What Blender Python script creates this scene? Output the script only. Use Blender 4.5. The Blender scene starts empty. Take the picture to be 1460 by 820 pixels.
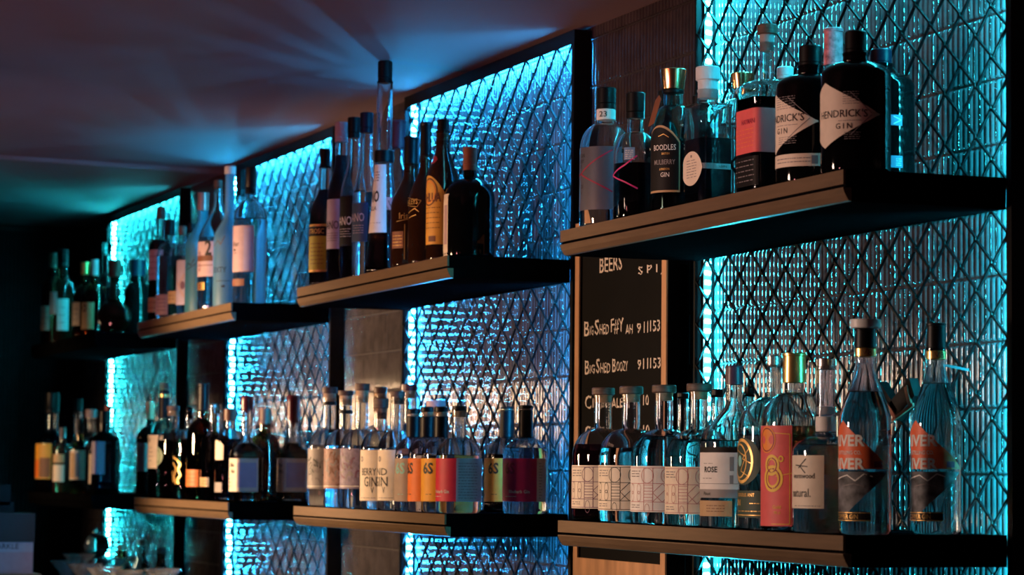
import bpy, bmesh, math, random
import numpy as np
from mathutils import Matrix, Vector

random.seed(7)
S = bpy.context.scene
COL = S.collection

# ------------------------------------------------------------------ camera
ZO = 1.6                                   # floor is z = 0
F_PX = 3799.95                             # focal length in pixels of the 1460 px wide frame
CAM = np.array([3.145505, -1.667255, ZO - 0.013284])
YAW, PIT, ROL = 2.778120, 0.069184, 0.009295
FW = np.array([math.cos(YAW) * math.cos(PIT), math.sin(YAW) * math.cos(PIT), math.sin(PIT)])
_r = np.cross(FW, [0, 0, 1.0]); _r /= np.linalg.norm(_r)
_u = np.cross(_r, FW)
RT = _r * math.cos(ROL) + _u * math.sin(ROL)
UP = -_r * math.sin(ROL) + _u * math.cos(ROL)
cd = bpy.data.cameras.new('camera')
cam = bpy.data.objects.new('camera', cd); COL.objects.link(cam)
cd.sensor_fit = 'HORIZONTAL'; cd.sensor_width = 36.0
cd.lens = 36.0 * F_PX / 1460.0
cd.clip_start = 0.05; cd.clip_end = 60
M3 = Matrix(((RT[0], UP[0], -FW[0]), (RT[1], UP[1], -FW[1]), (RT[2], UP[2], -FW[2])))
cam.matrix_world = Matrix.Translation(Vector(CAM)) @ M3.to_4x4()
cd.dof.use_dof = True
cd.dof.focus_distance = 4.3
cd.dof.aperture_fstop = 8.5
S.camera = cam

# ------------------------------------------------------------------ world, lamps, exposure
w = bpy.data.worlds.new('world'); S.world = w; w.use_nodes = True
bg = w.node_tree.nodes['Background']
bg.inputs[0].default_value = (0.34, 0.13, 0.15, 1); bg.inputs[1].default_value = 0.02

def spot(name, loc, target, power, color, angle, blend=0.6, size=0.06):
    l = bpy.data.lights.new(name, 'SPOT'); l.energy = power; l.color = color
    l.spot_size = math.radians(angle); l.spot_blend = blend; l.shadow_soft_size = size
    o = bpy.data.objects.new(name, l); COL.objects.link(o)
    o.location = loc
    d = Vector(target) - Vector(loc)
    o.rotation_euler = d.to_track_quat('-Z', 'Y').to_euler()
    return o
WARM = (1.0, 0.62, 0.34)
# shaded pendant lamps hanging over the bar, on the guests' side of the bottles
spot('pendant_lamp', (-3.5, -1.25, 1.74), (-3.15, 0.25, 1.40), 215, WARM, 84, 0.7, 0.11)
spot('pendant_lamp', (-2.1, -1.45, 1.74), (-1.6, 0.25, 1.44), 78, WARM, 74, 0.7, 0.11)
spot('pendant_lamp', (-0.60, -1.80, 1.80), (-0.5, 0.25, 1.66), 74, (1.0, 0.66, 0.50), 56, 0.7, 0.11)
spot('pendant_lamp', (-5.3, -0.95, 1.74), (-5.25, 0.25, 1.42), 30, WARM, 78, 0.8, 0.11)
# reddish spots added out of view to tint the ceiling, no real lamps
for a_, b_ in (((-2.2, -3.6, 1.35), (-3.7, -0.2, 2.447)), ((-0.8, -3.6, 1.35), (-2.0, -0.4, 2.447)), ((0.4, -3.6, 1.35), (-0.4, -0.8, 2.447))):
    spot('ceiling_fill', a_, b_, 105, (1.0, 0.29, 0.30), 34, 0.9, 0.10)
LED_POWER = 112.0
S.view_settings.view_transform = 'Standard'
S.view_settings.look = 'None'
S.view_settings.gamma = 1.0
S.view_settings.use_curve_mapping = False
S.view_settings.exposure = 0.0
cy = S.cycles
cy.max_bounces = 14; cy.transmission_bounces = 14; cy.glossy_bounces = 5; cy.diffuse_bounces = 3
cy.transparent_max_bounces = 8
cy.sample_clamp_indirect = 6.0; cy.blur_glossy = 0.5
cy.use_denoising = True
try: cy.denoiser = 'OPENIMAGEDENOISE'
except Exception: pass

# ------------------------------------------------------------------ layout constants (metres)
W = 1.0109; PITCH = 1.5821; D = 0.25       # shelf width, bay pitch, shelf depth
ZU = ZO + 0.3943; ZL = ZO - 0.0923         # shelf tops
TH = 0.043
YF = 0.25; YW = 0.29                       # face of the light panels, tiled wall
ZT = ZO + 0.8394; ZC = ZO + 0.8470         # frame top, ceiling
XE = -6.278                                # end wall

def proj(p):
    v = np.array(p, float) - CAM; z = v @ FW
    return 730 + F_PX * (v @ RT) / z, 410 - F_PX * (v @ UP) / z, F_PX / z

def x_at(px, y, z):                        # X of the point at depth y and height z that lies in a view column
    a = (px - 730) / F_PX; q = RT - a * FW
    return CAM[0] - ((y - CAM[1]) * q[1] + (z - CAM[2]) * q[2]) / q[0]

# ------------------------------------------------------------------ materials
MATS = {}
def mat(name, col=(0.5, 0.5, 0.5), rough=0.5, metal=0.0, trans=0.0, ior=1.45, emit=None, es=0.0, var=0.0, vs=40.0,
        bump=0.0, bs=200.0, coat=0.0, spec=None, wave=None):
    if name in MATS: return MATS[name]
    m = bpy.data.materials.new(name); m.use_nodes = True
    nt = m.node_tree; p = nt.nodes['Principled BSDF']
    p.inputs['Base Color'].default_value = (*col, 1)
    p.inputs['Roughness'].default_value = rough; p.inputs['Metallic'].default_value = metal
    p.inputs['Transmission Weight'].default_value = trans; p.inputs['IOR'].default_value = ior
    if coat: p.inputs['Coat Weight'].default_value = coat; p.inputs['Coat Roughness'].default_value = 0.06
    if spec is not None: p.inputs['Specular IOR Level'].default_value = spec
    if emit is not None:
        p.inputs['Emission Color'].default_value = (*emit, 1); p.inputs['Emission Strength'].default_value = es
    if var or bump:
        tc = nt.nodes.new('ShaderNodeTexCoord')
        vec = tc.outputs['Object']
        if wave:
            mp = nt.nodes.new('ShaderNodeMapping'); mp.inputs['Scale'].default_value = wave
            nt.links.new(vec, mp.inputs['Vector']); vec = mp.outputs['Vector']
    if var:
        n = nt.nodes.new('ShaderNodeTexNoise'); n.inputs['Scale'].default_value = vs; n.inputs['Detail'].default_value = 4
        nt.links.new(vec, n.inputs['Vector'])
        r = nt.nodes.new('ShaderNodeValToRGB')
        lo = [c * (1 - var) for c in col]; hi = [min(1, c * (1 + var)) for c in col]
        r.color_ramp.elements[0].color = (*lo, 1); r.color_ramp.elements[0].position = 0.3
        r.color_ramp.elements[1].color = (*hi, 1); r.color_ramp.elements[1].position = 0.7
        nt.links.new(n.outputs['Fac'], r.inputs['Fac']); nt.links.new(r.outputs['Color'], p.inputs['Base Color'])
    if bump:
        n = nt.nodes.new('ShaderNodeTexNoise'); n.inputs['Scale'].default_value = bs; n.inputs['Detail'].default_value = 3
        nt.links.new(vec, n.inputs['Vector'])
        b = nt.nodes.new('ShaderNodeBump'); b.inputs['Strength'].default_value = bump; b.inputs['Distance'].default_value = 0.002
        nt.links.new(n.outputs['Fac'], b.inputs['Height']); nt.links.new(b.outputs['Normal'], p.inputs['Normal'])
    MATS[name] = m
    return m
def flat(name, col, rough=0.55): return mat(name, col, rough, var=0.06, vs=60)

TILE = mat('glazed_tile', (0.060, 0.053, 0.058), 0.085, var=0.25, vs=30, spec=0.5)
END_TILE = mat('shaded_end_tile', (0.007, 0.0065, 0.008), 0.45, var=0.25, vs=30, spec=0.05)  # tile copy darkened in colour to hold down LED spill
GROUT = mat('grout', (0.035, 0.03, 0.033), 0.8, var=0.2, vs=80)
CEIL = mat('ceiling_plaster', (0.34, 0.24, 0.25), 0.8, var=0.04, vs=3, bump=0.05, bs=25)
FLOORM = mat('floor_boards', (0.06, 0.045, 0.04), 0.5, var=0.3, vs=6, wave=(1, 12, 1))
BLACK_METAL = mat('black_steel', (0.004, 0.004, 0.005), 0.5, var=0.2, vs=50, spec=0.2)
MESH_METAL = mat('mesh_steel', (0.002, 0.002, 0.0025), 0.35, spec=0.15)
SHELF_BLACK = mat('black_shelf_board', (0.003, 0.003, 0.0035), 0.9, var=0.2, vs=30, spec=0.0)
BRASS = mat('satin_champagne_trim', (0.20, 0.13, 0.078), 0.40, metal=0.3, var=0.10, vs=14, wave=(1, 1, 14), bump=0.04, bs=60)
LED_COLS = [(0.004, 0.50, 0.66), (0.004, 0.33, 0.80), (0.004, 0.38, 0.78), (0.004, 0.54, 0.66)]
LEDM = [mat('led_chip_%s' % 'abcd'[k], (0.8, 0.9, 0.9), 0.5, emit=(c[0] * 4, c[1], c[2]), es=LED_POWER * 10) for k, c in enumerate(LED_COLS)]
PCB = mat('led_tape', (0.75, 0.75, 0.72), 0.5)

CLEAR = mat('clear_glass', (0.97, 0.985, 0.985), 0.0, trans=1.0, ior=1.46)
TEALG = mat('teal_glass', (0.55, 0.86, 0.84), 0.0, trans=1.0, ior=1.46)
BLUEG = mat('pale_blue_glass', (0.80, 0.93, 0.98), 0.02, trans=1.0, ior=1.46)
LAVG = mat('lavender_glass', (0.86, 0.84, 0.93), 0.0, trans=1.0, ior=1.42)
AMBERG = mat('amber_glass', (0.28, 0.10, 0.03), 0.0, trans=1.0, ior=1.46)
BROWNG = mat('brown_glass', (0.05, 0.018, 0.008), 0.03, trans=0.6, ior=1.46)
BLACKG = mat('black_glass', (0.002, 0.002, 0.0023), 0.05, spec=0.25)
GREENG = mat('dark_green_glass', (0.012, 0.02, 0.01), 0.05, trans=0.35, ior=1.46)
FROST = mat('frosted_blue_glass', (0.20, 0.48, 0.66), 0.45, trans=0.7, ior=1.3, bump=0.05, bs=400)
FROSTT = mat('frosted_teal_glass', (0.06, 0.28, 0.36), 0.45, trans=0.6, ior=1.3, bump=0.05, bs=400)
L_CLEAR = mat('clear_spirit', (0.97, 0.98, 0.98), 0.0, trans=1.0, ior=1.34)
L_LAV = mat('lavender_spirit', (0.80, 0.74, 0.86), 0.0, trans=1.0, ior=1.34)
L_PURPLE = mat('purple_spirit', (0.16, 0.05, 0.13), 0.0, trans=1.0, ior=1.34)
L_DARK = mat('dark_spirit', (0.014, 0.012, 0.018), 0.0, trans=0.85, ior=1.34)
L_AMBER = mat('amber_spirit', (0.34, 0.10, 0.035), 0.0, trans=1.0, ior=1.34)
L_BROWN = mat('brown_spirit', (0.05, 0.016, 0.006), 0.0, trans=1.0, ior=1.34)
L_RED = mat('red_spirit', (0.35, 0.03, 0.02), 0.0, trans=1.0, ior=1.34)

K = mat('cap_black', (0.004, 0.004, 0.0045), 0.4, spec=0.25)
NAVY = mat('cap_navy', (0.006, 0.009, 0.022), 0.4, spec=0.3)
WOODCAP = mat('cap_dark_wood', (0.10, 0.05, 0.035), 0.55, var=0.35, vs=50, wave=(1, 1, 8))
PINKCAP = flat('cap_mauve', (0.52, 0.36, 0.38))
WHITECAP = flat('cap_white', (0.75, 0.74, 0.74), 0.4)
GREYCAP = flat('cap_pale_grey', (0.60, 0.64, 0.68), 0.5)
CORK = mat('cork', (0.50, 0.33, 0.20), 0.8, var=0.3, vs=120)
COPPER = mat('cap_copper', (0.90, 0.50, 0.25), 0.22, metal=1.0)
GOLD = mat('gold_foil', (0.90, 0.58, 0.20), 0.28, metal=0.9)
SILVER = mat('cap_silver', (0.75, 0.72, 0.68), 0.25, metal=0.9)
RUST = mat('cap_rust', (0.22, 0.045, 0.016), 0.6, var=0.2, vs=60)
WAX = mat('wax_maroon', (0.085, 0.008, 0.016), 0.3, var=0.2, vs=60)
PURPLECAP = flat('cap_plum', (0.09, 0.03, 0.05), 0.35)
BROWNCAP = flat('cap_brown', (0.10, 0.04, 0.025), 0.45)
REDCAP = flat('cap_red', (0.35, 0.05, 0.03), 0.45)

CREAM = flat('paper_cream', (0.80, 0.68, 0.55))
WHITE = flat('paper_white', (0.82, 0.78, 0.76))
LAVP = flat('paper_lavender', (0.50, 0.42, 0.56))
GREYP = flat('paper_grey', (0.30, 0.27, 0.27))
TAUPE = flat('paper_taupe', (0.38, 0.28, 0.22))
ORANGE = flat('paper_orange', (0.90, 0.20, 0.02))
YELLOW = flat('paper_yellow', (0.92, 0.42, 0.03))
OCHRE = flat('paper_ochre', (0.70, 0.33, 0.05))
RED = flat('paper_red', (0.66, 0.012, 0.05))
CRIMSON = flat('paper_crimson', (0.55, 0.01, 0.10))
CORAL = flat('paper_coral', (0.80, 0.13, 0.13))
BLACKP = mat('paper_black', (0.008, 0.007, 0.0075), 0.6, var=0.1, spec=0.25)
NAVYP = flat('paper_navy', (0.02, 0.05, 0.12))
GREENP = flat('paper_dark_green', (0.03, 0.06, 0.04))
LIMEP = flat('paper_olive_yellow', (0.42, 0.36, 0.03))
TAN = flat('paper_tan', (0.52, 0.33, 0.17))
BROWNP = flat('paper_brown', (0.22, 0.08, 0.04))
BLUEP = flat('paper_blue', (0.16, 0.26, 0.42))
GREYETCH = mat('etched_panel', (0.10, 0.095, 0.14), 0.5, trans=0.4, var=0.05)
STONE = mat('printed_mountain', (0.12, 0.12, 0.13), 0.6, var=0.8, vs=70)
INK = flat('ink_black', (0.012, 0.012, 0.012)); INKW = flat('ink_white', (0.85, 0.82, 0.78))
INKG = mat('ink_gold', (0.80, 0.48, 0.15), 0.35, metal=0.5); INKGD = mat('ink_dull_gold', (0.36, 0.20, 0.06), 0.4, metal=0.4); INKP = flat('ink_purple', (0.16, 0.06, 0.12))
INKPK = flat('ink_pink', (0.50, 0.20, 0.20)); INKM = flat('ink_magenta', (0.55, 0.02, 0.16))
INKT = flat('ink_teal', (0.25, 0.55, 0.50)); INKY = flat('ink_yellow', (0.95, 0.60, 0.08)); INKGY = flat('ink_grey', (0.22, 0.19, 0.20))
INKB = flat('ink_brown', (0.16, 0.05, 0.02)); INKDR = flat('ink_dark_red', (0.30, 0.004, 0.045)); INKO = flat('ink_orange', (0.95, 0.30, 0.05))
CHALK = flat('chalk', (0.80, 0.68, 0.60), 0.9)
PINE = mat('pine_frame', (0.55, 0.29, 0.15), 0.55, var=0.3, vs=10, wave=(3, 3, 0.6))
SLATE = mat('chalkboard_black', (0.004, 0.0035, 0.0035), 0.8, var=0.3, vs=8, spec=0.15)

# ------------------------------------------------------------------ mesh helpers
class MB:
    def __init__(s): s.v = []; s.f = []
    def add(s, vs, fs):
        n = len(s.v); s.v += [tuple(p) for p in vs]; s.f += [tuple(i + n for i in f) for f in fs]; return s
    def box(s, a, b):
        x0, y0, z0 = a; x1, y1, z1 = b
        return s.add([(x0, y0, z0), (x1, y0, z0), (x1, y1, z0), (x0, y1, z0), (x0, y0, z1), (x1, y0, z1), (x1, y1, z1), (x0, y1, z1)],
                     [(0, 3, 2, 1), (4, 5, 6, 7), (0, 1, 5, 4), (1, 2, 6, 5), (2, 3, 7, 6), (3, 0, 4, 7)])
    def bar(s, p, q, wd, side=(0, 1, 0), dp=None):
        p = np.array(p, float); q = np.array(q, float); d = (q - p) / np.linalg.norm(q - p)
        a = np.array(side, float); b = np.cross(d, a); b /= np.linalg.norm(b); dp = dp or wd
        vs = []
        for c in (p, q):
            for i, j in ((-1, -1), (1, -1), (1, 1), (-1, 1)): vs.append(c + a * i * dp / 2 + b * j * wd / 2)
        return s.add(vs, [(0, 1, 5, 4), (1, 2, 6, 5), (2, 3, 7, 6), (3, 0, 4, 7), (3, 2, 1, 0), (4, 5, 6, 7)])
    def lathe(s, prof, n=24, c=(0, 0, 0), close=True):
        vs = []; m = len(prof)
        for k in range(n):
            a = 2 * math.pi * k / n
            for r, z in prof: vs.append((c[0] + r * math.cos(a), c[1] + r * math.sin(a), c[2] + z))
        fs = []
        for k in range(n):
            k2 = (k + 1) % n
            for j in range(m - 1): fs.append((k * m + j, k2 * m + j, k2 * m + j + 1, k * m + j + 1))
        if close:
            fs.append(tuple(k * m for k in range(n))[::-1]); fs.append(tuple(k * m + m - 1 for k in range(n)))
        return s.add(vs, fs)
    def build(s, name, m, parent=None, smooth=False, loc=None):
        me = bpy.data.meshes.new(name); me.from_pydata([tuple(map(float, p)) for p in s.v], [], s.f); me.update()
        if smooth:
            me.polygons.foreach_set('use_smooth', [True] * len(me.polygons))
        me.materials.append(m)
        o = bpy.data.objects.new(name, me); COL.objects.link(o)
        if parent is not None: o.parent = parent
        if loc is not None: o.location = loc
        return o
def sharp(o, deg=40):
    try: o.data.set_sharp_from_angle(angle=math.radians(deg))
    except Exception: pass
    return o
def thing(name, label, cat, loc=(0, 0, 0), group=None):
    o = bpy.data.objects.new(name, None); COL.objects.link(o); o.location = loc; o.empty_display_size = 0.03
    o['label'] = label; o['category'] = cat
    if group: o['group'] = group
    return o
def tag(o, label, cat, group=None):
    o['label'] = label; o['category'] = cat
    if group: o['group'] = group
    return o

_tc = {}
def text_geo(s):                           # a leading * asks for bold strokes
    if s in _tc: return _tc[s]
    cu = bpy.data.curves.new('t', 'FONT'); cu.body = s.lstrip('*'); cu.offset = 0.028 if s[:1] == '*' else 0.004; cu.size = 1.0; cu.resolution_u = 2
    ob = bpy.data.objects.new('t', cu); COL.objects.link(ob)
    me = bpy.data.meshes.new_from_object(ob.evaluated_get(bpy.context.evaluated_depsgraph_get()))
    vs = [tuple(v.co)[:2] for v in me.vertices]; fs = [tuple(p.vertices) for p in me.polygons]
    bpy.data.objects.remove(ob); bpy.data.curves.remove(cu); bpy.data.meshes.remove(me)
    if vs:
        x0 = min(v[0] for v in vs); x1 = max(v[0] for v in vs); y0 = min(v[1] for v in vs); y1 = max(v[1] for v in vs)
        vs = [((x - x0) / max(1e-6, y1 - y0), (y - y0) / max(1e-6, y1 - y0)) for x, y in vs]
        wd = (x1 - x0) / max(1e-6, y1 - y0)
    else: wd = 0
    _tc[s] = (vs, fs, wd)
    return _tc[s]
def cut_cols(vs, fs, step):
    """slice a flat (u, v) mesh into columns so it can follow a curved surface"""
    bm = bmesh.new(); bv = [bm.verts.new((x, y, 0)) for x, y in vs]
    for f in fs:
        try: bm.faces.new([bv[i] for i in f])
        except ValueError: pass
    us = [x for x, _ in vs]; a, b = min(us), max(us); n = int((b - a) / step)
    for i in range(1, n + 1):
        x = a + (b - a) * i / (n + 1)
        bmesh.ops.bisect_plane(bm, geom=bm.verts[:] + bm.edges[:] + bm.faces[:], plane_co=(x, 0, 0), plane_no=(1, 0, 0))
    bm.verts.index_update()
    o = [(v.co.x, v.co.y) for v in bm.verts], [tuple(v.index for v in f.verts) for f in bm.faces]
    bm.free(); return o

# ------------------------------------------------------------------ the setting
def struct(o): o['kind'] = 'structure'; return o
X1 = 0.62
struct(MB().box((XE - 0.1, -4.2, -0.05), (3.6, YW + 0.1, 0.0)).build('floor', FLOORM))
struct(MB().box((XE - 0.1, -4.2, ZC), (3.6, YW + 0.1, ZC + 0.05)).build('ceiling', CEIL))
wall_back = struct(MB().box((XE - 0.1, YW, 0.0), (X1, YW + 0.08, ZC)).build('wall_back', GROUT))
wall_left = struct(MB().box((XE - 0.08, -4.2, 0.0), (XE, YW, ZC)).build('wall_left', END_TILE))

TW, TP, TH_T, TPZ = 0.0132, 0.0145, 0.0895, 0.0925      # rib width, pitch, height, row pitch
Z_SEAM = ZO + 0.3600
def rib_geo(n=6, dep=0.0042):
    vs = []; fs = []
    prof = [(-TW / 2 * math.cos(math.pi * i / n), -dep * math.sin(math.pi * i / n) ** 0.8) for i in range(n + 1)]
    m = n + 1
    for za, ka, zb, kb in ((0.0, 0.55, 0.003, 1.0), (0.003, 1.0, TH_T - 0.003, 1.0), (TH_T - 0.003, 1.0, TH_T, 0.55)):
        b = len(vs)
        for z_, k_ in ((za, ka), (zb, kb)):
            for x_, y_ in prof: vs.append((x_ * (0.96 if k_ < 1 else 1.0), y_ * k_, z_))
        fs += [(b + i, b + i + 1, b + m + i + 1, b + m + i) for i in range(n)]
    return vs, fs
RV, RF = rib_geo()
rib_me = bpy.data.meshes.new('tile'); rib_me.from_pydata(RV, [], RF); rib_me.materials.append(TILE)
rib_me.polygons.foreach_set('use_smooth', [True] * len(rib_me.polygons))
rib_me.set_sharp_from_angle(angle=math.radians(55))
cols = int((X1 - XE) / TP); rows = []
z = Z_SEAM + 0.0015
while z > 1.0: z -= TPZ
while z + TH_T < ZC: rows.append(z); z += TPZ
if ZC - z > 0.03: pass
cand = []
for i in range(cols):
    x = X1 - TP * (i + 0.5)
    for zz in rows: cand.append((x, zz))
vis = [(x, zz) for x, zz in cand if x < -0.005 and 0 < proj((x, YW, zz + TH_T / 2))[1] < 800 and x > -W]
vis.sort(key=lambda t: -t[0]); near = set(vis[:300])
rng = np.random.RandomState(3)
field = MB()
RVa = np.array(RV)
for x, zz in cand:
    j = rng.uniform(-1, 1, 3)
    if (x, zz) in near:
        o = bpy.data.objects.new('tile', rib_me); COL.objects.link(o); o.parent = wall_back
        o.location = (x, YW + 0.0003 * j[0] + 0.0003, zz); o.rotation_euler = (0.001 * j[2], 0, 0.004 * j[1])
    else:
        q = RVa.copy(); q[:, 0] += x + q[:, 1] * 0.004 * j[1]; q[:, 1] += YW + 0.0003 + 0.0003 * j[0] + (q[:, 2] - 0.045) * 0.001 * j[2]; q[:, 2] += zz
        field.add(q.tolist(), RF)
zt = rows[-1] + TPZ
if ZC - zt > 0.012:
    RT2 = RVa.copy(); RT2[:, 2] *= (ZC - zt - 0.001) / TH_T
    for i in range(cols):
        q = RT2.copy(); q[:, 0] += X1 - TP * (i + 0.5); q[:, 1] += YW; q[:, 2] += zt
        field.add(q.tolist(), RF)
o = field.build('tile_field', TILE, wall_back, smooth=True); o['kind'] = 'stuff'; sharp(o, 55)
# the end wall carries the same ribbed tiles
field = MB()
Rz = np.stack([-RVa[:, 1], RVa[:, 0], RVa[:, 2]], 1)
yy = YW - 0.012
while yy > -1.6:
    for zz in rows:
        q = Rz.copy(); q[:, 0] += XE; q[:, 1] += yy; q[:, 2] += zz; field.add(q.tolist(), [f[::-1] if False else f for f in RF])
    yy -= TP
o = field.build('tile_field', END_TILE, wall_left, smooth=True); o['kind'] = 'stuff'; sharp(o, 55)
# seam batten across the ceiling between the third and fourth bay
def cx(px, py):
    a = FW + RT * (px - 730) / F_PX + UP * (410 - py) / F_PX
    t = (ZC - CAM[2]) / a[2]; return CAM + a * t

pa, pb = cx(-20, 220.5), cx(318, 243.5)
struct(MB().bar((pa[0], pa[1], ZC - 0.006), (pb[0], pb[1], ZC - 0.006), 0.035, side=(0, 0, 1), dp=0.0118).build('trim_1', CEIL))

# ---- light panels: steel frame, expanded mesh, LED tape on the inner faces
LAB_PANEL = ['black framed mesh light panel glowing cyan beside the chalkboard, behind the diamond-label bottles',
             'black framed mesh light panel glowing blue behind the coloured S label bottles',
             'black framed mesh light panel glowing blue behind the frosted vodka bottles',
             'black framed mesh light panel glowing turquoise next to the dark end wall']
ZB = 1.02; LEAN = math.radians(28)
for k in range(4):
    xr = -k * PITCH; xl = xr - W; t = 0.006
    root = thing('light_panel', LAB_PANEL[k], 'light panel', (xl + W / 2, YW - 0.005, ZB), 'mesh light panels on the tiled wall')
    ox, oy, oz = root.location
    def loc(p): return (p[0] - ox, p[1] - oy, p[2] - oz)
    yb = YW - 0.0052
    MB().box(loc((xl - t, YF, ZB)), loc((xl, yb, ZT))).build('post', BLACK_METAL, root)
    MB().box(loc((xr, YF, ZB)), loc((xr + t * 2.2, yb, ZT))).build('post', BLACK_METAL, root)
    MB().box(loc((xl, YF, ZT - 0.006)), loc((xr, yb, ZT))).box(loc((xl, YF, ZT - 0.026)), loc((xr, YF + 0.003, ZT - 0.006))).build('top_bar', BLACK_METAL, root)
    # expanded mesh
    mb = MB(); nc = 24; hx = W / nc; q = 0.0716; z0 = ZO + 0.3162
    ym = YF + 0.0035
    i0 = int((ZB - z0) / q) - 1
    for c in range(nc):
        for sgn in (1, -1):
            zi = i0
            while True:
                za = z0 + zi * q + (q / 2 if (nc - c) % 2 else 0); zb_ = za + sgn * q / 2
                zi += 1
                if max(za, zb_) > ZT - 0.012: break
                if min(za, zb_) < ZB + 0.01: continue
                yo = 0.0012 * sgn
                a = loc((xl + c * hx, ym + yo, za)); b = loc((xl + (c + 1) * hx, ym - yo, zb_))
                mb.bar(a, b, 0.0031, dp=0.0036)
                mb.bar((b[0], b[1], b[2] - 0.0045), (b[0], b[1], b[2] + 0.0045), 0.0042, dp=0.0046)
    mb.build('expanded_mesh', MESH_METAL, root)
    # LED tapes: pointing inward from both posts, downward from the top bar
    yl = (YF + yb) / 2 + 0.003
    def tape(p, qv, nrm, name='led_strip'):             # chips leaned towards the wall, a tilt added to cut front spill
        p = np.array(p); qv = np.array(qv); d = (qv - p) / np.linalg.norm(qv - p); L = np.linalg.norm(qv - p)
        n = np.array(nrm, float) * math.cos(LEAN) + np.array([0, math.sin(LEAN), 0]); y = np.cross(d, n); y /= np.linalg.norm(y)
        off = np.array(nrm, float) * 0.006
        s = MB().bar(loc(p + off), loc(qv + off), 0.0015, side=y, dp=0.020).build(name, PCB, root)
        c = MB(); e = 0.0028; f_ = 0.008
        for i in range(int(L / 0.01667)):
            pt = p + off + d * (0.008 + i * 0.01667) + n * 0.0018
            c.add([loc(pt - d * e - y * f_), loc(pt + d * e - y * f_), loc(pt + d * e + y * f_), loc(pt - d * e + y * f_)], [(0, 1, 2, 3)])
        c.build('led_chips', LEDM[k], s)
    tape((xl, yl, ZB + 0.02), (xl, yl, ZT - 0.012), (1, 0, 0))
    tape((xr, yl, ZB + 0.02), (xr, yl, ZT - 0.012), (-1, 0, 0))
    tape((xl + 0.01, yl, ZT - 0.006), (xr - 0.01, yl, ZT - 0.006), (0, 0, -1))

# ---- shelves
SHELF_LAB = {('u', 0): 'upper shelf over the chalkboard carrying the black diamond-label bottles',
             ('u', 1): 'upper shelf carrying the very tall slim liqueur bottle',
             ('u', 2): 'upper shelf carrying the frosted blue bottles',
             ('u', 3): 'dark upper shelf carrying the round moon-flask bottle by the end wall',
             ('l', 0): 'lower shelf carrying the orange triangle-label bottles in front of the chalkboard',
             ('l', 1): 'lower shelf carrying the orange, yellow and red S label bottles',
             ('l', 2): 'lower shelf carrying the two wax-capped square bourbon bottles',
             ('l', 3): 'dark lower shelf by the end wall carrying whisky bottles'}
for (lv, k), lab in SHELF_LAB.items():
    zt = ZU if lv == 'u' else ZL
    xr = -k * PITCH; xl = xr - W
    root = thing('bar_shelf', lab, 'shelf', (xl + W / 2, D / 2, zt - TH), 'black bar shelves with metal front trim')
    MB().box((-W / 2, -D / 2 + 0.004, TH * 0.45), (W / 2, D / 2 - 0.0005, TH)).box((-W / 2, -D / 2 + 0.0126, 0), (W / 2, D / 2 - 0.0005, TH * 0.45)).build('board', SHELF_BLACK, root)
    TRIM = BRASS if k < 3 else SHELF_BLACK  # end bay trim coloured black, standing in for unlit metal
    MB().box((-W / 2 - 0.0005, -D / 2, TH * 0.53), (W / 2, -D / 2 + 0.0035, TH - 0.0008)).build('upper_trim', TRIM, root)
    m_ = MB(); pr = [(-D / 2 + 0.0125, TH * 0.43), (-D / 2, TH * 0.43), (-D / 2 - 0.0004, TH * 0.395), (-D / 2 + 0.0032, TH * 0.2), (-D / 2 + 0.0080, 0.001), (-D / 2 + 0.0125, 0.0)]
    vs = [(x, y, z) for x in (-W / 2 - 0.0005, W / 2) for y, z in pr]; n = len(pr)
    m_.add(vs, [(i, i + n, (i + 1) % n + n, (i + 1) % n) for i in range(n)] + [tuple(range(n)), tuple(range(2 * n - 1, n - 1, -1))])
    m_.build('lower_trim', TRIM, root)

# ------------------------------------------------------------------ bottles
def se(phi, hx, hy, n):
    c, s = math.cos(phi), math.sin(phi)
    return 1.0 / ((abs(c) / hx) ** n + (abs(s) / hy) ** n) ** (1.0 / n)

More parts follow.
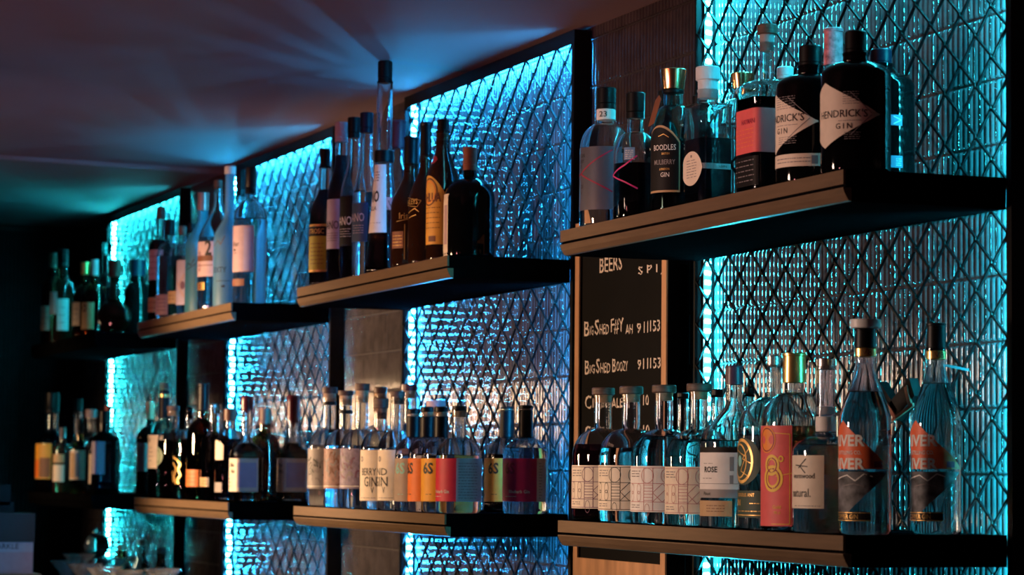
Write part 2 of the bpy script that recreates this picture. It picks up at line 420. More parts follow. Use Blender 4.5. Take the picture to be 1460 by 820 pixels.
class Bottle:
    """one bottle: glass, liquid, cap, labels.  Outline heights and widths are read off the photo and turned into metres at its own depth."""
    def __init__(s, d, x, y, zs):
        s.d = d; s.x, s.y, s.zs = x, y, zs
        s.px, s.pyb, s.sc = proj((x, y, zs))
        s.c = np.array([x, y, zs])
        s.R = (d['xr'] - d['xl']) / 2 / s.sc
        s.ax = d.get('ax', (1.0, 1.0)); s.n = d.get('n', 2.0)
        s.root = thing(d['name'], d['label'], d.get('cat', 'bottle'), (x, y, zs), d.get('group'))
        s.az = math.atan2(CAM[1] - y, CAM[0] - x)
        s.make_profile()
        s.glass(); s.caps(); s.labels()
    def z(s, py): return (s.pyb - py) / s.sc
    def make_profile(s):
        d = s.d; R = s.R
        H = s.z(d['top']); zc = s.z(d['cap']); zn = s.z(d['neck']); zsd = s.z(d['sh'])
        rn = d['nw'] / 2 / s.sc; rn = min(rn, R * 0.97)
        s.H, s.zc, s.zn, s.zsd, s.rn = H, zc, zn, zsd, rn
        st = d.get('style', 'dome')
        P = [(R * 0.90, 0.0), (R * 0.975, 0.0016), (R, 0.006)]
        if st == 'cone':
            P = [(R * 0.9, 0.0), (R * 0.97, 0.002), (R, 0.012)]
            P += [(R + (rn * 1.15 - R) * t ** 0.85, 0.012 + (zsd - 0.012) * t) for t in np.linspace(0.12, 1, 9)]
            P += [(rn * 1.12, zsd + 0.004), (rn, zn)]
        else:
            for t in np.linspace(0, 1, 5)[1:]: P.append((R, 0.006 + (zsd - 0.006) * t))
            for t in np.linspace(0, 1, 11)[1:]:
                if st == 'dome':
                    a = t * math.pi / 2 * 0.93; e = math.sin(math.pi / 2 * 0.93)
                    c0 = math.cos(math.pi / 2 * 0.93)
                    r = rn + (R - rn) * (math.cos(a) - c0) / (1 - c0); zz = zsd + (zn - zsd) * math.sin(a) / e
                elif st == 'slope':
                    k = t * t * (3 - 2 * t); r = R + (rn - R) * k; zz = zsd + (zn - zsd) * t
                else:                                   # square shoulder
                    r = R + (rn - R) * max(0, (t - 0.15) / 0.85) ** 0.5 if t > 0.15 else R; zz = zsd + (zn - zsd) * (t ** 0.55)
                P.append((r, zz))
        bulge = d.get('bulge', 0)
        for t in np.linspace(0, 1, 6)[1:]:
            P.append((rn * (1 + bulge * math.sin(math.pi * t)) if bulge else rn * (1.04 - 0.04 * t), zn + (zc - zn) * t))
        P += [(rn * 1.06, zc + 0.0005), (rn * 1.06, zc + 0.004), (rn * 0.8, zc + 0.0045)]
        s.P = P
    def r_at(s, z):
        zz = [p[1] for p in s.P]; rr = [p[0] for p in s.P]
        return float(np.interp(z, zz, rr))
    def n_at(s, z):
        if s.n <= 2.01: return 2.0
        t = min(1, max(0, (z - s.zsd) / max(1e-6, s.zn - s.zsd))); t = t * t
        return s.n + (2.0 - s.n) * t
    def ax_at(s, z):
        t = min(1, max(0, (z - s.zsd) / max(1e-6, s.zn - s.zsd)))
        return [a + (1 - a) * t for a in s.ax]
    def surf(s, phi, z, off=0.0):
        r = s.r_at(z); a = s.ax_at(z)
        q = se(phi, max(1e-5, r * a[0] + off), max(1e-5, r * a[1] + off), s.n_at(z))
        return (q * math.cos(phi), q * math.sin(phi), z)
    def rings(s, zs_rs, off, N=32):
        vs = []
        for r, z in zs_rs:
            a = s.ax_at(z); n = s.n_at(z)
            for k in range(N):
                ph = 2 * math.pi * k / N + 0.02
                q = se(ph, max(2e-4, r * a[0] + off), max(2e-4, r * a[1] + off), n)
                vs.append((q * math.cos(ph), q * math.sin(ph), z))
        return vs
    def skin(s, P, off, name, m, flip=False, N=None, extra=None):
        N = N or (48 if s.n > 2.5 else 32)
        vs = s.rings(P, off, N); L = len(P); fs = []
        for j in range(L - 1):
            for k in range(N):
                k2 = (k + 1) % N; fs.append((j * N + k, j * N + k2, (j + 1) * N + k2, (j + 1) * N + k))
        fs.append(tuple(range(N))[::-1]); fs.append(tuple((L - 1) * N + k for k in range(N)))
        if flip: fs = [f[::-1] for f in fs]
        mb = MB().add(vs, fs)
        if extra: mb.add(*extra)
        o = mb.build(name, m, s.root, smooth=True); sharp(o, 50)
        return o
    def glass(s):
        d = s.d; g = d.get('glass', CLEAR); P = s.P
        opaque = d.get('solid', g in (BLACKG, BROWNG, GREENG, FROST, FROSTT))
        if opaque:
            s.skin(P, 0, 'glass', g); return
        wt = min(0.0026, s.R * 0.09)
        lq = d.get('liq')
        if lq and lq[0] in (L_CLEAR, L_LAV):            # full of clear spirit: one solid lens with the air space above the fill line
            zl = s.z(lq[1]); rl = s.r_at(zl) - wt
            air = [(rl * 0.97, zl), (rl, zl + 0.0012)] + [(max(0.002, r - wt), z) for r, z in P if zl + 0.002 < z < s.zc + 0.001]
            N = 48 if s.n > 2.5 else 32; iv = s.rings(air, 0, N); L = len(air); fs = []
            for j in range(L - 1):
                for k in range(N):
                    k2 = (k + 1) % N; fs.append((j * N + k, (j + 1) * N + k, (j + 1) * N + k2, j * N + k2))
            fs.append(tuple(range(N))); fs.append(tuple((L - 1) * N + k for k in range(N))[::-1])
            s.skin(P, 0, 'glass', g if lq[0] is L_CLEAR or g is not CLEAR else LAVG, N=N, extra=(iv, fs)); return
        inner = [(max(0.002, r - wt), max(z, 0.009)) for r, z in P if z > 0.009 and z < s.zc + 0.001]
        inner = [(inner[0][0] * 0.9, 0.0085)] + inner
        N = 48 if s.n > 2.5 else 32
        iv = s.rings(inner, 0, N); L = len(inner); fs = []
        for j in range(L - 1):
            for k in range(N):
                k2 = (k + 1) % N; fs.append((j * N + k, (j + 1) * N + k, (j + 1) * N + k2, j * N + k2))
        fs.append(tuple(range(N))); fs.append(tuple((L - 1) * N + k for k in range(N))[::-1])
        s.skin(P, 0, 'glass', g, N=N, extra=(iv, fs))
        if lq:
            zl = s.z(lq[1]); body = [(r + 0.0003, z) for r, z in inner if z < zl - 0.001]
            rl = float(np.interp(zl, [z for r, z in inner], [r for r, z in inner])) + 0.0003
            body += [(rl, zl - 0.0004), (rl - 0.0006, zl)]
            s.skin(body, 0, 'liquid', lq[0], N=N)
    def ring_part(s, name, y0, y1, wpx, m, taper=1.0, parent=None):
        z0, z1 = s.z(y1), s.z(y0); r = wpx / 2 / s.sc
        e = min(0.0012, r * 0.12, (z1 - z0) * 0.25)
        o = MB().lathe([(r * taper - e, z0), (r * taper, z0 + e), (r, z1 - e), (r - e, z1)], 28).build(name, m, parent or s.root, smooth=True)
        sharp(o, 35); return o
    def caps(s):
        d = s.d; st = d.get('cs', 'screw'); m = d.get('cm', K); r = d['cw'] / 2 / s.sc; H = s.H; zc = s.zc + 0.0006; e = min(0.0015, r * 0.15)
        N = 28
        if st == 'none': return
        if st == 'screw':
            h = H - zc; g = 0.0007
            pr = [(r * 0.98, zc), (r * 0.98, zc + h * 0.22), (r * 0.98 - g, zc + h * 0.24), (r, zc + h * 0.27), (r, H - e), (r - e, H)]
            o = MB().lathe(pr, N).build('cap', m, s.root, smooth=True); sharp(o, 35)
        elif st == 'cork':
            zd = zc + (H - zc) * d.get('disc', 0.45)
            o = MB().lathe([(r - e, zd), (r, zd + e), (r, H - e), (r - e, H)], N).build('cap', m, s.root, smooth=True); sharp(o, 35)
            o = MB().lathe([(s.rn * 0.96, zc - 0.010), (s.rn * 1.0, zd + 0.0003)], N).build('cork', d.get('cm2', CORK), s.root, smooth=True); sharp(o, 35)
        elif st == 'flare':
            o = MB().lathe([(r * 0.80, zc), (r * 0.82, zc + 0.001), (r, H - e), (r - e, H)], N).build('cap', m, s.root, smooth=True); sharp(o, 35)
        elif st == 'sleeve':
            h = H - zc
            o = MB().lathe([(r * 1.0, zc), (r * 0.97, zc + h * 0.6), (r * 0.95, H - h * 0.12), (r * 1.03, H - h * 0.10), (r * 1.03, H - e), (r - e, H)], N).build('cap', m, s.root, smooth=True); sharp(o, 35)
        elif st == 'wax':
            vs = []; h = H - zc; rg = np.random.RandomState(int(s.px))
            prof = [0, 0.35, 0.75, 0.97, 1.0]; rad = [1.0, 1.03, 1.0, 0.99, 0.9]
            ph0 = rg.uniform(0, 6)
            for t, q in zip(prof, rad):
                for k in range(N):
                    a = 2 * math.pi * k / N
                    drip = (0.28 * math.sin(3 * a + ph0) + 0.16 * math.sin(7 * a + 1.3 * ph0)) * (1 - t) ** 2
                    vs.append((r * q * math.cos(a), r * q * math.sin(a), zc + h * (t - drip * 0.6 * (1 - t))))
            fs = [(j * N + k, j * N + (k + 1) % N, (j + 1) * N + (k + 1) % N, (j + 1) * N + k) for j in range(4) for k in range(N)]
            fs.append(tuple(4 * N + k for k in range(N)))
            MB().add(vs, fs).build('cap', m, s.root, smooth=True)
        elif st == 'ball':
            pr = [(s.rn * 0.8, zc - 0.008), (s.rn * 0.8, zc + 0.002)]
            rr = (H - zc - 0.002) / 2
            pr += [(max(0.0008, r * math.sin(a)), zc + 0.002 + rr - rr * math.cos(a)) for a in np.linspace(0.35, math.pi - 0.05, 9)]
            MB().lathe(pr, N).build('stopper', m, s.root, smooth=True)
        for e_ in d.get('rings', []):
            s.ring_part(*e_)
    # ---- mapping from the picture columns to the bottle's own surface
    def table(s, zm):
        ph = np.linspace(s.az - math.radians(125), s.az + math.radians(125), 501)
        pts = np.array([s.surf(p, zm) for p in ph])
        arc = np.concatenate([[0], np.cumsum(np.linalg.norm(np.diff(pts, axis=0), axis=1))])
        side = (pts @ RT) * s.sc + s.px
        a, b = int(np.argmin(side)), int(np.argmax(side))
        return ph, arc, side, a, b
    def arc_of(s, T, px):
        ph, arc, side, a, b = T
        if px <= side[a]: return arc[a] - (side[a] - px) / s.sc
        if px >= side[b]: return arc[b] + (px - side[b]) / s.sc
        return float(np.interp(px, side[a:b + 1], arc[a:b + 1]))
    def lay(s, T, uv, off):
        ph, arc = T[0], T[1]
        return [s.surf(float(np.interp(u, arc, ph)), v, off) for u, v in uv]
    def labels(s):
        d = s.d
        for L in d.get('labels', []):
            s.one_label(L)
    def one_label(s, L):
        y0, y1, xa, xb = L['y0'], L['y1'], L['xa'], L['xb']
        zm = max(0.003, s.z((y0 + y1) / 2)); T = s.table(min(zm, s.zn))
        off = L.get('off', 0.0004)
        ua, ub = s.arc_of(T, xa), s.arc_of(T, xb); z0, z1 = s.z(y1), s.z(y0)
        z0 = max(z0, 0.002)
        par = s.root
        if L.get('mat') is not None:
            sh = L.get('shape', 'rect'); nu = max(4, int((ub - ua) / 0.0035)); nu = min(nu, 40); nv = 8 if s.d.get('style') == 'cone' or z1 > s.zsd else 2
            uv = []; fs = []
            def add_grid(fn):
                for i in range(nu + 1):
                    t = i / nu
                    lo, hi = fn(t)
                    for j in range(nv + 1): uv.append((ua + (ub - ua) * t, lo + (hi - lo) * j / nv))
                for i in range(nu):
                    for j in range(nv):
                        a = i * (nv + 1) + j; fs.append((a, a + nv + 1, a + nv + 2, a + 1))
            zc_ = (z0 + z1) / 2; h = (z1 - z0) / 2
            if sh == 'rect': add_grid(lambda t: (z0, z1))
            elif sh == 'diamond': add_grid(lambda t: (zc_ - h * max(0.02, 1 - abs(2 * t - 1)), zc_ + h * max(0.02, 1 - abs(2 * t - 1))))
            elif sh == 'tri_up': add_grid(lambda t: (zc_, zc_ + 0.0001 + h * (1 - abs(2 * t - 1))))
            elif sh == 'tri_dn': add_grid(lambda t: (zc_ - 0.0001 - h * (1 - abs(2 * t - 1)), zc_))
            elif sh == 'oval': add_grid(lambda t: (zc_ - h * max(0.05, math.sqrt(max(0, 1 - (2 * t - 1) ** 2))), zc_ + h * max(0.05, math.sqrt(max(0, 1 - (2 * t - 1) ** 2)))))
            elif sh == 'arch': add_grid(lambda t: (z0, z1 - 0.25 * (z1 - z0) * (2 * t - 1) ** 2))
            par = MB().add(s.lay(T, uv, off), fs).build(L.get('name', 'label'), L['mat'], s.root, smooth=True)
            if L.get('desc'): par['label'] = L['desc']
        o2 = off + 0.0004
        by = {}
        def put(m, vs, fs):
            by.setdefault(m.name, (m, MB()))[1].add(vs, fs)
        for a in L.get('art', []):
            k = a[0]
            if k in 'tTc':                           # t: right end at column, c: centred, T: left end
                _, txt, px, py, hpx, ws, m = a
                vs, fs, wd = text_geo(txt)
                if not vs: continue
                h = hpx / s.sc; u0 = s.arc_of(T, px); zc_ = s.z(py)
                sx = h * ws; Wd = wd * sx
                u0 = u0 - Wd if k == 't' else (u0 - Wd / 2 if k == 'c' else u0)
                uv = [(u0 + x * sx, zc_ + (yv - 0.5) * h) for x, yv in vs]
                if Wd > 0.2 * s.R: uv, fs = cut_cols(uv, fs, max(0.0025, s.R * 0.12))
                put(m, s.lay(T, uv, o2), fs)
            elif k == 'l':                           # polyline
                _, pts, wpx, m = a
                P = [(s.arc_of(T, p[0]), s.z(p[1])) for p in pts]
                for (ax_, az_), (bx_, bz_) in zip(P[:-1], P[1:]):
                    L_ = math.hypot(bx_ - ax_, bz_ - az_)
                    if L_ < 1e-6: continue
                    nseg = max(1, int(L_ / 0.006)); hw = wpx / 2 / s.sc
                    nx, nz = -(bz_ - az_) / L_ * hw, (bx_ - ax_) / L_ * hw
                    uv = []; fs = []
                    for i in range(nseg + 1):
                        t = i / nseg; u_, z_ = ax_ + (bx_ - ax_) * t, az_ + (bz_ - az_) * t
                        uv += [(u_ - nx, z_ - nz), (u_ + nx, z_ + nz)]
                    fs = [(2 * i, 2 * i + 2, 2 * i + 3, 2 * i + 1) for i in range(nseg)]
                    put(m, s.lay(T, uv, o2), fs)
            elif k == 'r':                           # filled rectangle
                _, a0, b0, a1, b1, m = a
                u0, u1 = s.arc_of(T, a0), s.arc_of(T, a1); nseg = max(2, int((u1 - u0) / 0.004)); zz0, zz1 = s.z(b1), s.z(b0); uv = []
                for i in range(nseg + 1):
                    u_ = u0 + (u1 - u0) * i / nseg; uv += [(u_, zz0), (u_, zz1)]
                put(m, s.lay(T, uv, off + 0.0002), [(2 * i, 2 * i + 2, 2 * i + 3, 2 * i + 1) for i in range(nseg)])
            elif k == 'o':                           # ring or disc: centre, outer radii, inner fraction
                _, px, py, rx, ry, inn, m = a
                u0, zc_ = s.arc_of(T, px), s.z(py); n = 28; uv = []
                for i in range(n):
                    an = 2 * math.pi * i / n
                    for q in (1.0, inn): uv.append((u0 + q * rx / s.sc * math.cos(an), zc_ + q * ry / s.sc * math.sin(an)))
                put(m, s.lay(T, uv, o2 + 0.0001), [(2 * i, 2 * ((i + 1) % n), 2 * ((i + 1) % n) + 1, 2 * i + 1) for i in range(n)])
        for nm, (m, mb) in by.items():
            mb.build('lettering' if any(a[0] in 'tTc' for a in L.get('art', [])) else 'print', m, par)

BOT = []
def B(sh, name, label, xl, xr, y, top, cap, neck, shd, cw, nw, **kw):
    kw.update(sh_=sh, name=name, label=label, xl=xl, xr=xr, y=y, top=top, cap=cap, neck=neck, sh=shd, cw=cw, nw=nw)
    kw['sh'] = shd; BOT.append(kw); return kw
def lab(y0, y1, xa, xb, m, *art, **kw):
    kw.update(y0=y0, y1=y1, xa=xa, xb=xb, mat=m, art=list(art)); return kw
def scribble(xa, xb, ya, yb, n, w_, m, seed=0, h=2.0):
    """rows of short broken strokes standing for lines of fine print"""
    r = random.Random(seed); out = []
    for i in range(n):
        y = ya + (yb - ya) * (i + 0.5) / n; x = xa
        while x < xb - 1:
            e = min(xb, x + r.uniform(1.5, 5)); out.append(('l', [(x, y), (e, y)], w_, m)); x = e + r.uniform(0.6, 1.5)
    return out

def place_all():
    """slide the bottles along their sight lines until none of them touch, staying on the shelf"""
    groups = {}
    for b in BOT: groups.setdefault(b['sh_'], []).append(b)
    for (lv, k), bs in groups.items():
        z = (ZU if lv == 'u' else ZL) if lv != 'c' else ZCOUNT
        st = []
        for b in bs:
            y = b['y']; px = (b['xl'] + b['xr']) / 2
            x = x_at(px, y, z); sc = proj((x, y, z))[2]; r = (b['xr'] - b['xl']) / 2 / sc * max(b.get('ax', (1, 1))) * (1.0 if b.get('n', 2) < 2.5 else 1.12)
            st.append([x, y, r, px])
        lo, hi = 0.002, D - 0.003
        if lv == 'c': lo, hi = -0.2, D
        for it in range(600):
            bad = 0
            for i in range(len(st)):
                for j in range(i + 1, len(st)):
                    a, c = st[i], st[j]; dd = math.hypot(a[0] - c[0], a[1] - c[1]); need = a[2] + c[2] + 0.002
                    if dd < need:
                        bad += 1; mv = min(0.004, (need - dd) * 0.6 + 0.0003)
                        f, g = (a, c) if a[1] <= c[1] else (c, a)
                        f[1] = max(lo + f[2], f[1] - mv); g[1] = min(hi - g[2], g[1] + mv)
            for q in st:
                q[1] = min(max(q[1], lo + q[2]), hi - q[2])
                q[0] = x_at(q[3], q[1], z)
                if k is not None and lv != 'c': 
                    xr = -k * PITCH - q[2] - 0.001
                    if q[0] > xr: q[1] += 0.003
                    if q[0] < -k * PITCH - W + q[2] + 0.001: q[1] -= 0.003
            if not bad: break
        if bad:
            for i in range(len(st)):
                for j in range(i + 1, len(st)):
                    a, c = st[i], st[j]; ov = a[2] + c[2] - math.hypot(a[0] - c[0], a[1] - c[1])
                    if ov > 0.0: print('OVERLAP', lv, k, i, j, bs[i]['label'][:30], '|', bs[j]['label'][:30], round(ov, 4))
        for b, q in zip(bs, st):
            b['X'], b['Y'], b['Z'] = q[0], q[1], z

# ---------------- upper shelf, first bay
U1, L1, U2, L2, U3, L3, U4, L4 = ('u', 0), ('l', 0), ('u', 1), ('l', 1), ('u', 2), ('l', 2), ('u', 3), ('l', 3)
B(U1, 'gin_bottle', 'clear gin bottle with grey etched panel, dark red cross and pale neck band reading 23', 826, 900, 0.055, 124, 155, 176, 212, 29, 25,
  glass=CLEAR, liq=(L_CLEAR, 216), rings=[('neck_label', 155, 171, 27.5, WHITE)],
  labels=[lab(212, 302, 800, 880, GREYETCH, ('l', [(816, 254), (829, 250), (850, 230), (872, 217)], 2.2, INKDR), ('l', [(816, 248), (829, 250), (850, 265), (872, 277)], 2.2, INKDR),
          ('T', 'GIN', 829, 224, 5, 0.8, INK), ('T', 'DRY', 828, 232, 5, 0.8, INK), ('T', '8', 828, 239, 5, 1, INK), ('T', '23', 829, 268, 5, 0.9, INK), ('T', 'II', 829, 277, 4, 1, INK)),
          lab(155, 171, 851, 880, None, ('c', '23', 860, 163, 8, 1.0, INK), off=0.0016)])
B(U1, 'gin_bottle', 'clear bottle of dark spirit with a bright magenta cross, black cap', 874, 936, 0.045, 131, 169, 188, 222, 27, 22,
  liq=(L_DARK, 234), labels=[lab(212, 280, 850, 890, None, ('l', [(864, 258), (875, 251), (890, 238), (907, 225)], 2.2, INKM), ('l', [(864, 246), (875, 251), (890, 262), (908, 272)], 2.2, INKM)),
          lab(213, 231, 889, 904, BLUEP, *scribble(891, 902, 216, 230, 5, 0.8, INKW, 3), name='small_label')])
B(U1, 'gin_bottle', 'gin bottle with black arched mulberry label and tall copper stopper', 928, 990, 0.06, 97, 127, 150, 186, 38, 27, cs='flare', cm=COPPER,
  glass=TEALG, liq=(L_DARK, 200), labels=[lab(181, 277, 924, 968, TAN, name='label_border', shape='arch', off=0.0004), lab(184, 274, 924, 966, BLACKP, ('t', 'BOODLES', 962, 213, 8, 0.72, INKW), ('t', 'BRITISH', 953, 222, 3, 0.8, INKG),
          ('t', 'MULBERRY', 961, 234, 7, 0.68, GREYP), ('t', 'LONDON', 953, 244, 3, 0.8, INKG), ('t', 'GIN', 953, 252, 6.5, 0.85, INKW), ('l', [(938, 197), (945, 194), (952, 199)], 1, INKG), shape='arch', off=0.0008, name='label_face')],
  rings=[('collar', 127, 133, 31, K)], tag=True)
B(U1, 'gin_bottle', 'square clear bottle half full of dark spirit with oval seal and ribbon label', 972, 1045, 0.065, 94, 131, 146, 153, 35, 29, cs='cork', cm=GREYCAP, cm2=GREYCAP, disc=0.45, n=9, style='square', ax=(0.9, 0.68),
  liq=(L_DARK, 199), labels=[lab(236, 244, 966, 1040, GREYP, ('t', 'GIN', 1034, 240, 3, 1.6, INK), name='ribbon'), lab(217, 266, 974, 999, CREAM, *scribble(981, 992, 228, 256, 7, 0.9, INKGY, 5), ('o', 986, 224, 2, 2, 0.1, INKGY), shape='oval', off=0.001, name='seal')])
B(U1, 'whiskey_bottle', 'square shouldered bottle with coral label, long clear neck and dark cork', 1044, 1142, 0.075, 33, 63, 113, 138, 29, 21, cs='cork', cm=WOODCAP, cm2=GREYP, disc=0.5, n=7, style='dome', ax=(0.72, 0.72),
  liq=(L_DARK, 141), labels=[lab(158, 221, 1040, 1124, CORAL, ('t', 'HAYMAN', 1073, 176, 7, 0.9, INKDR), *scribble(1052, 1072, 184, 214, 5, 0.7, INKO, 8)),
                             lab(226, 268, 1046, 1078, BLACKP, *scribble(1050, 1072, 228, 264, 5, 1.4, INKGY, 9), name='lower_label')])
def hendricks(xl, xr, y, top, cap, neck, sh, cw, nw, label, lxa, lxb, ly0, ly1, tx, ty, band):
    cx_ = (lxa + lxb) / 2
    art = [('t', "HENDRICK'S", tx, ty, 11, 0.95, INK), ('t', 'G I N', tx - 22, ty + 18, 8, 0.95, INK), ('l', [(lxb - 12, ty), (lxb - 42, ty - 30)], 0.9, INKGY), ('l', [(lxb - 12, ty + 2), (lxb - 42, ty + 31)], 0.9, INKGY)]
    art += scribble(tx - 40, tx - 8, ty + 9, ty + 12, 1, 0.8, INKGY, 2) + scribble(tx - 32, tx - 10, ty + 26, ty + 38, 4, 0.8, INKGY, 4) + scribble(tx - 34, tx - 12, ty - 32, ty - 12, 6, 0.8, INKGY, 6)
    ls = [lab(ly0, ly1, lxa, lxb, CREAM, *art, shape='diamond')]
    if band: ls.append(lab(band[0], band[1], lxa, band[2], CREAM, *scribble(1108, band[2] - 14, band[0] + 4, band[1] - 4, 2, 1.2, INKGY, 7), ('r', band[2] - 12, band[0] + 3, band[2] - 3, band[1] - 3, INKGY), name='lower_label'))
    B(U1, 'gin_bottle', label, xl, xr, y, top, cap, neck, sh, cw, nw, glass=BLACKG, cm=K, style='dome', labels=ls, group='black apothecary gin bottles')
hendricks(1106, 1204, 0.06, 64, 97, 106, 125, 33, 36, 'black apothecary gin bottle with diamond label above a pale band label', 1030, 1162, 135, 222, 1142, 172, (224, 242, 1164))
hendricks(1170, 1270, 0.05, 43, 79, 88, 108, 32, 36, 'black apothecary gin bottle with a whole diamond label, largest on the shelf corner', 1105, 1249, 121, 215, 1231, 167, None)
B(U1, 'gin_bottle', 'black apothecary bottle edged in cyan behind the diamond-label pair, small blue stickers', 1208, 1304, 0.16, 69, 94, 103, 124, 31, 33, glass=BLACKG, cm=NAVY, style='dome', group='black apothecary gin bottles',
  labels=[lab(169, 184, 1262, 1281, BLUEP, ('l', [(1268, 171), (1279, 176), (1268, 182)], 1.6, INKW), name='sticker'), lab(227, 244, 1262, 1281, BLUEP, *scribble(1271, 1279, 230, 242, 4, 1, INKW, 1), name='sticker')])
B(U1, 'gin_bottle', 'bottle with pink patterned neck sleeve behind the black apothecary bottles', 1150, 1226, 0.19, 38, 92, 100, 126, 28, 26, cs='sleeve', cm=mat('patterned_pink_sleeve', (0.50, 0.14, 0.16), 0.5, var=0.7, vs=90), liq=(L_CLEAR, 130))
B(U1, 'gin_bottle', 'clear bottle with white cap behind the coral label bottle', 1086, 1152, 0.20, 94, 112, 124, 150, 24, 21, cm=WHITECAP, liq=(L_CLEAR, 160))
B(U1, 'gin_bottle', 'clear bottle with copper cap behind the square seal bottle', 1024, 1092, 0.20, 103, 126, 140, 168, 35, 26, cs='flare', cm=COPPER, liq=(L_CLEAR, 180))
B(U1, 'gin_bottle', 'dark bottle with black cap half hidden behind the copper stopper', 926, 972, 0.19, 128, 152, 172, 200, 20, 18, glass=BLACKG, cm=K)
B(U1, 'gin_bottle', 'dark bottle with wide black cap behind the square clear bottle', 974, 1020, 0.195, 135, 156, 170, 195, 22, 22, glass=BLACKG, cm=K)

# ---------------- lower shelf, first bay
def geo_label(x0, x1, y0, y1, m, seed):
    out = []; w_ = 0.8; wd = x1 - x0; h = y1 - y0; r = random.Random(seed)
    gx = [x0 + wd * t for t in (0.0, 0.30, 0.52, 1.0)]; gy = [y0 + h * t for t in (0.04, 0.38, 0.78, 0.97)]
    for x in gx[1:]: out.append(('l', [(x, gy[0]), (x, gy[3])], w_, m))
    for y in gy: out.append(('l', [(x0, y), (x1, y)], w_, m))
    for i in range(6): yy = gy[1] + (gy[2] - gy[1]) * (i + 0.5) / 6; out.append(('l', [(gx[1], yy), (gx[2], yy)], w_, m))
    cx_, cy_ = (gx[2] + gx[3]) / 2, (gy[1] + gy[2]) / 2
    out.append(('l', [(gx[2], cy_), (cx_, gy[1]), (gx[3], cy_), (cx_, gy[2]), (gx[2], cy_)], w_, m))
    out.append(('l', [(gx[2], gy[2]), (gx[3], gy[1])], w_, m))
    rr = (gy[1] - gy[0]) / 2
    out.append(('o', gx[1] + rr * 0.4, (gy[0] + gy[1]) / 2, rr * 0.9, rr, 0.93, m)); out.append(('o', gx[3] - rr * 0.5, (gy[0] + gy[1]) / 2, rr * 0.9, rr, 0.93, m)); out.append(('o', gx[3] - rr * 0.5, (gy[0] + gy[1]) / 2, rr * 0.5, rr * 0.6, 0.9, m))
    for i, (a, b) in enumerate(((0.12, 0.3), (0.12, 0.7), (0.30, 0.3), (0.30, 0.7))):
        out.append(('o', x0 + wd * (0.04 + 0.14 * (i // 2)), gy[1] + (gy[2] - gy[1]) * b, 4.2, 7.5, 0.9, m))
    out.append(('o', x0 + wd * 0.38, gy[3] - 1, 4, 9, 0.9, m))
    out += scribble(x0 + 1, x0 + wd * 0.22, gy[0] + 3, gy[0] + 14, 3, 1.3, INKGY, seed) + scribble(x0 + 1, x0 + wd * 0.2, gy[2] + 3, gy[3] - 3, 2, 1.1, INKGY, seed + 1)
    return out
for (xl, xr, top, cap, neck, sh, cw, lb, l0, l1, ink, lq, what) in (
        (815, 903, 553, 566, 611, 652, 33, 'gin bottle with purple line-pattern label, dark purple spirit, beside the chalkboard frame', 664, 725, INKP, (L_PURPLE, 634), 0),
        (853, 945, 551, 565, 611, 653, 34, 'gin bottle with black line-pattern label standing between the purple and rose line-pattern ones', 664, 728, INK, (L_LAV, 640), 1),
        (899, 993, 549, 563, 612, 654, 35, 'gin bottle with rose line-pattern label and an eye-shaped motif, lavender spirit', 665, 730, INKPK, (L_LAV, 624), 2),
        (948, 1044, 547, 561, 612, 655, 36, 'gin bottle with salmon line-pattern label and hourglass motif beside the ROSE bottle', 666, 733, INKPK, (L_CLEAR, 628), 3)):
    B(L1, 'gin_bottle', lb, xl, xr, 0.058, top, cap, neck, sh, cw, 25, cs='cork', cm=WOODCAP, cm2=CORK, disc=0.15, style='dome', liq=lq, group='gin bottles with line-pattern labels',
      labels=[lab(l0, l1, xl - 30, xl + 62, CREAM if what != 2 else WHITE, *geo_label(xl + 1, xl + 56, l0, l1, ink, what * 11))])
B(L1, 'gin_bottle', 'clear bottle with dark cap behind the rose and salmon line-pattern bottles', 944, 1002, 0.20, 560, 569, 616, 648, 17, 16, cm=K, liq=(L_CLEAR, 640))
B(L1, 'gin_bottle', 'clear bottle with dark cap glowing cyan behind the ROSE bottle', 992, 1052, 0.205, 555, 567, 610, 645, 17, 16, cm=K, liq=(L_CLEAR, 640))
B(L1, 'gin_bottle', 'gin bottle with white ROSE label and plum capsule', 998, 1094, 0.06, 521, 549, 572, 628, 26, 23, cs='sleeve', cm=PURPLECAP, style='slope', liq=(L_CLEAR, 630),
  labels=[lab(638, 646, 990, 1050, BLACKP, name='dark_band'), lab(646, 698, 984, 1051, WHITE, ('T', '*ROSE', 1004, 670, 8.5, 0.95, INK), *scribble(1002, 1014, 681, 684, 1, 0.9, INKGY, 3), *scribble(1003, 1014, 661, 662, 1, 0.8, INKGY, 6),
          ('r', 1037, 652, 1043, 672, GREYP), ('r', 1037, 678, 1042, 690, GREYP), ('l', [(990, 690), (1051, 690)], 0.7, INKGY)),
          lab(698, 710, 984, 1051, GREYP, ('T', 'Pinot', 1003, 704, 5, 1, INK), name='grey_band'), lab(714, 736, 984, 1040, TAN, *scribble(1006, 1030, 719, 731, 3, 0.9, INKB, 4), name='lower_label')])
B(L1, 'gin_bottle', 'small dark-capped bottle between the ROSE bottle and the emblem bottle', 1040, 1096, 0.21, 551, 566, 580, 610, 14, 13, cm=K, glass=TEALG)
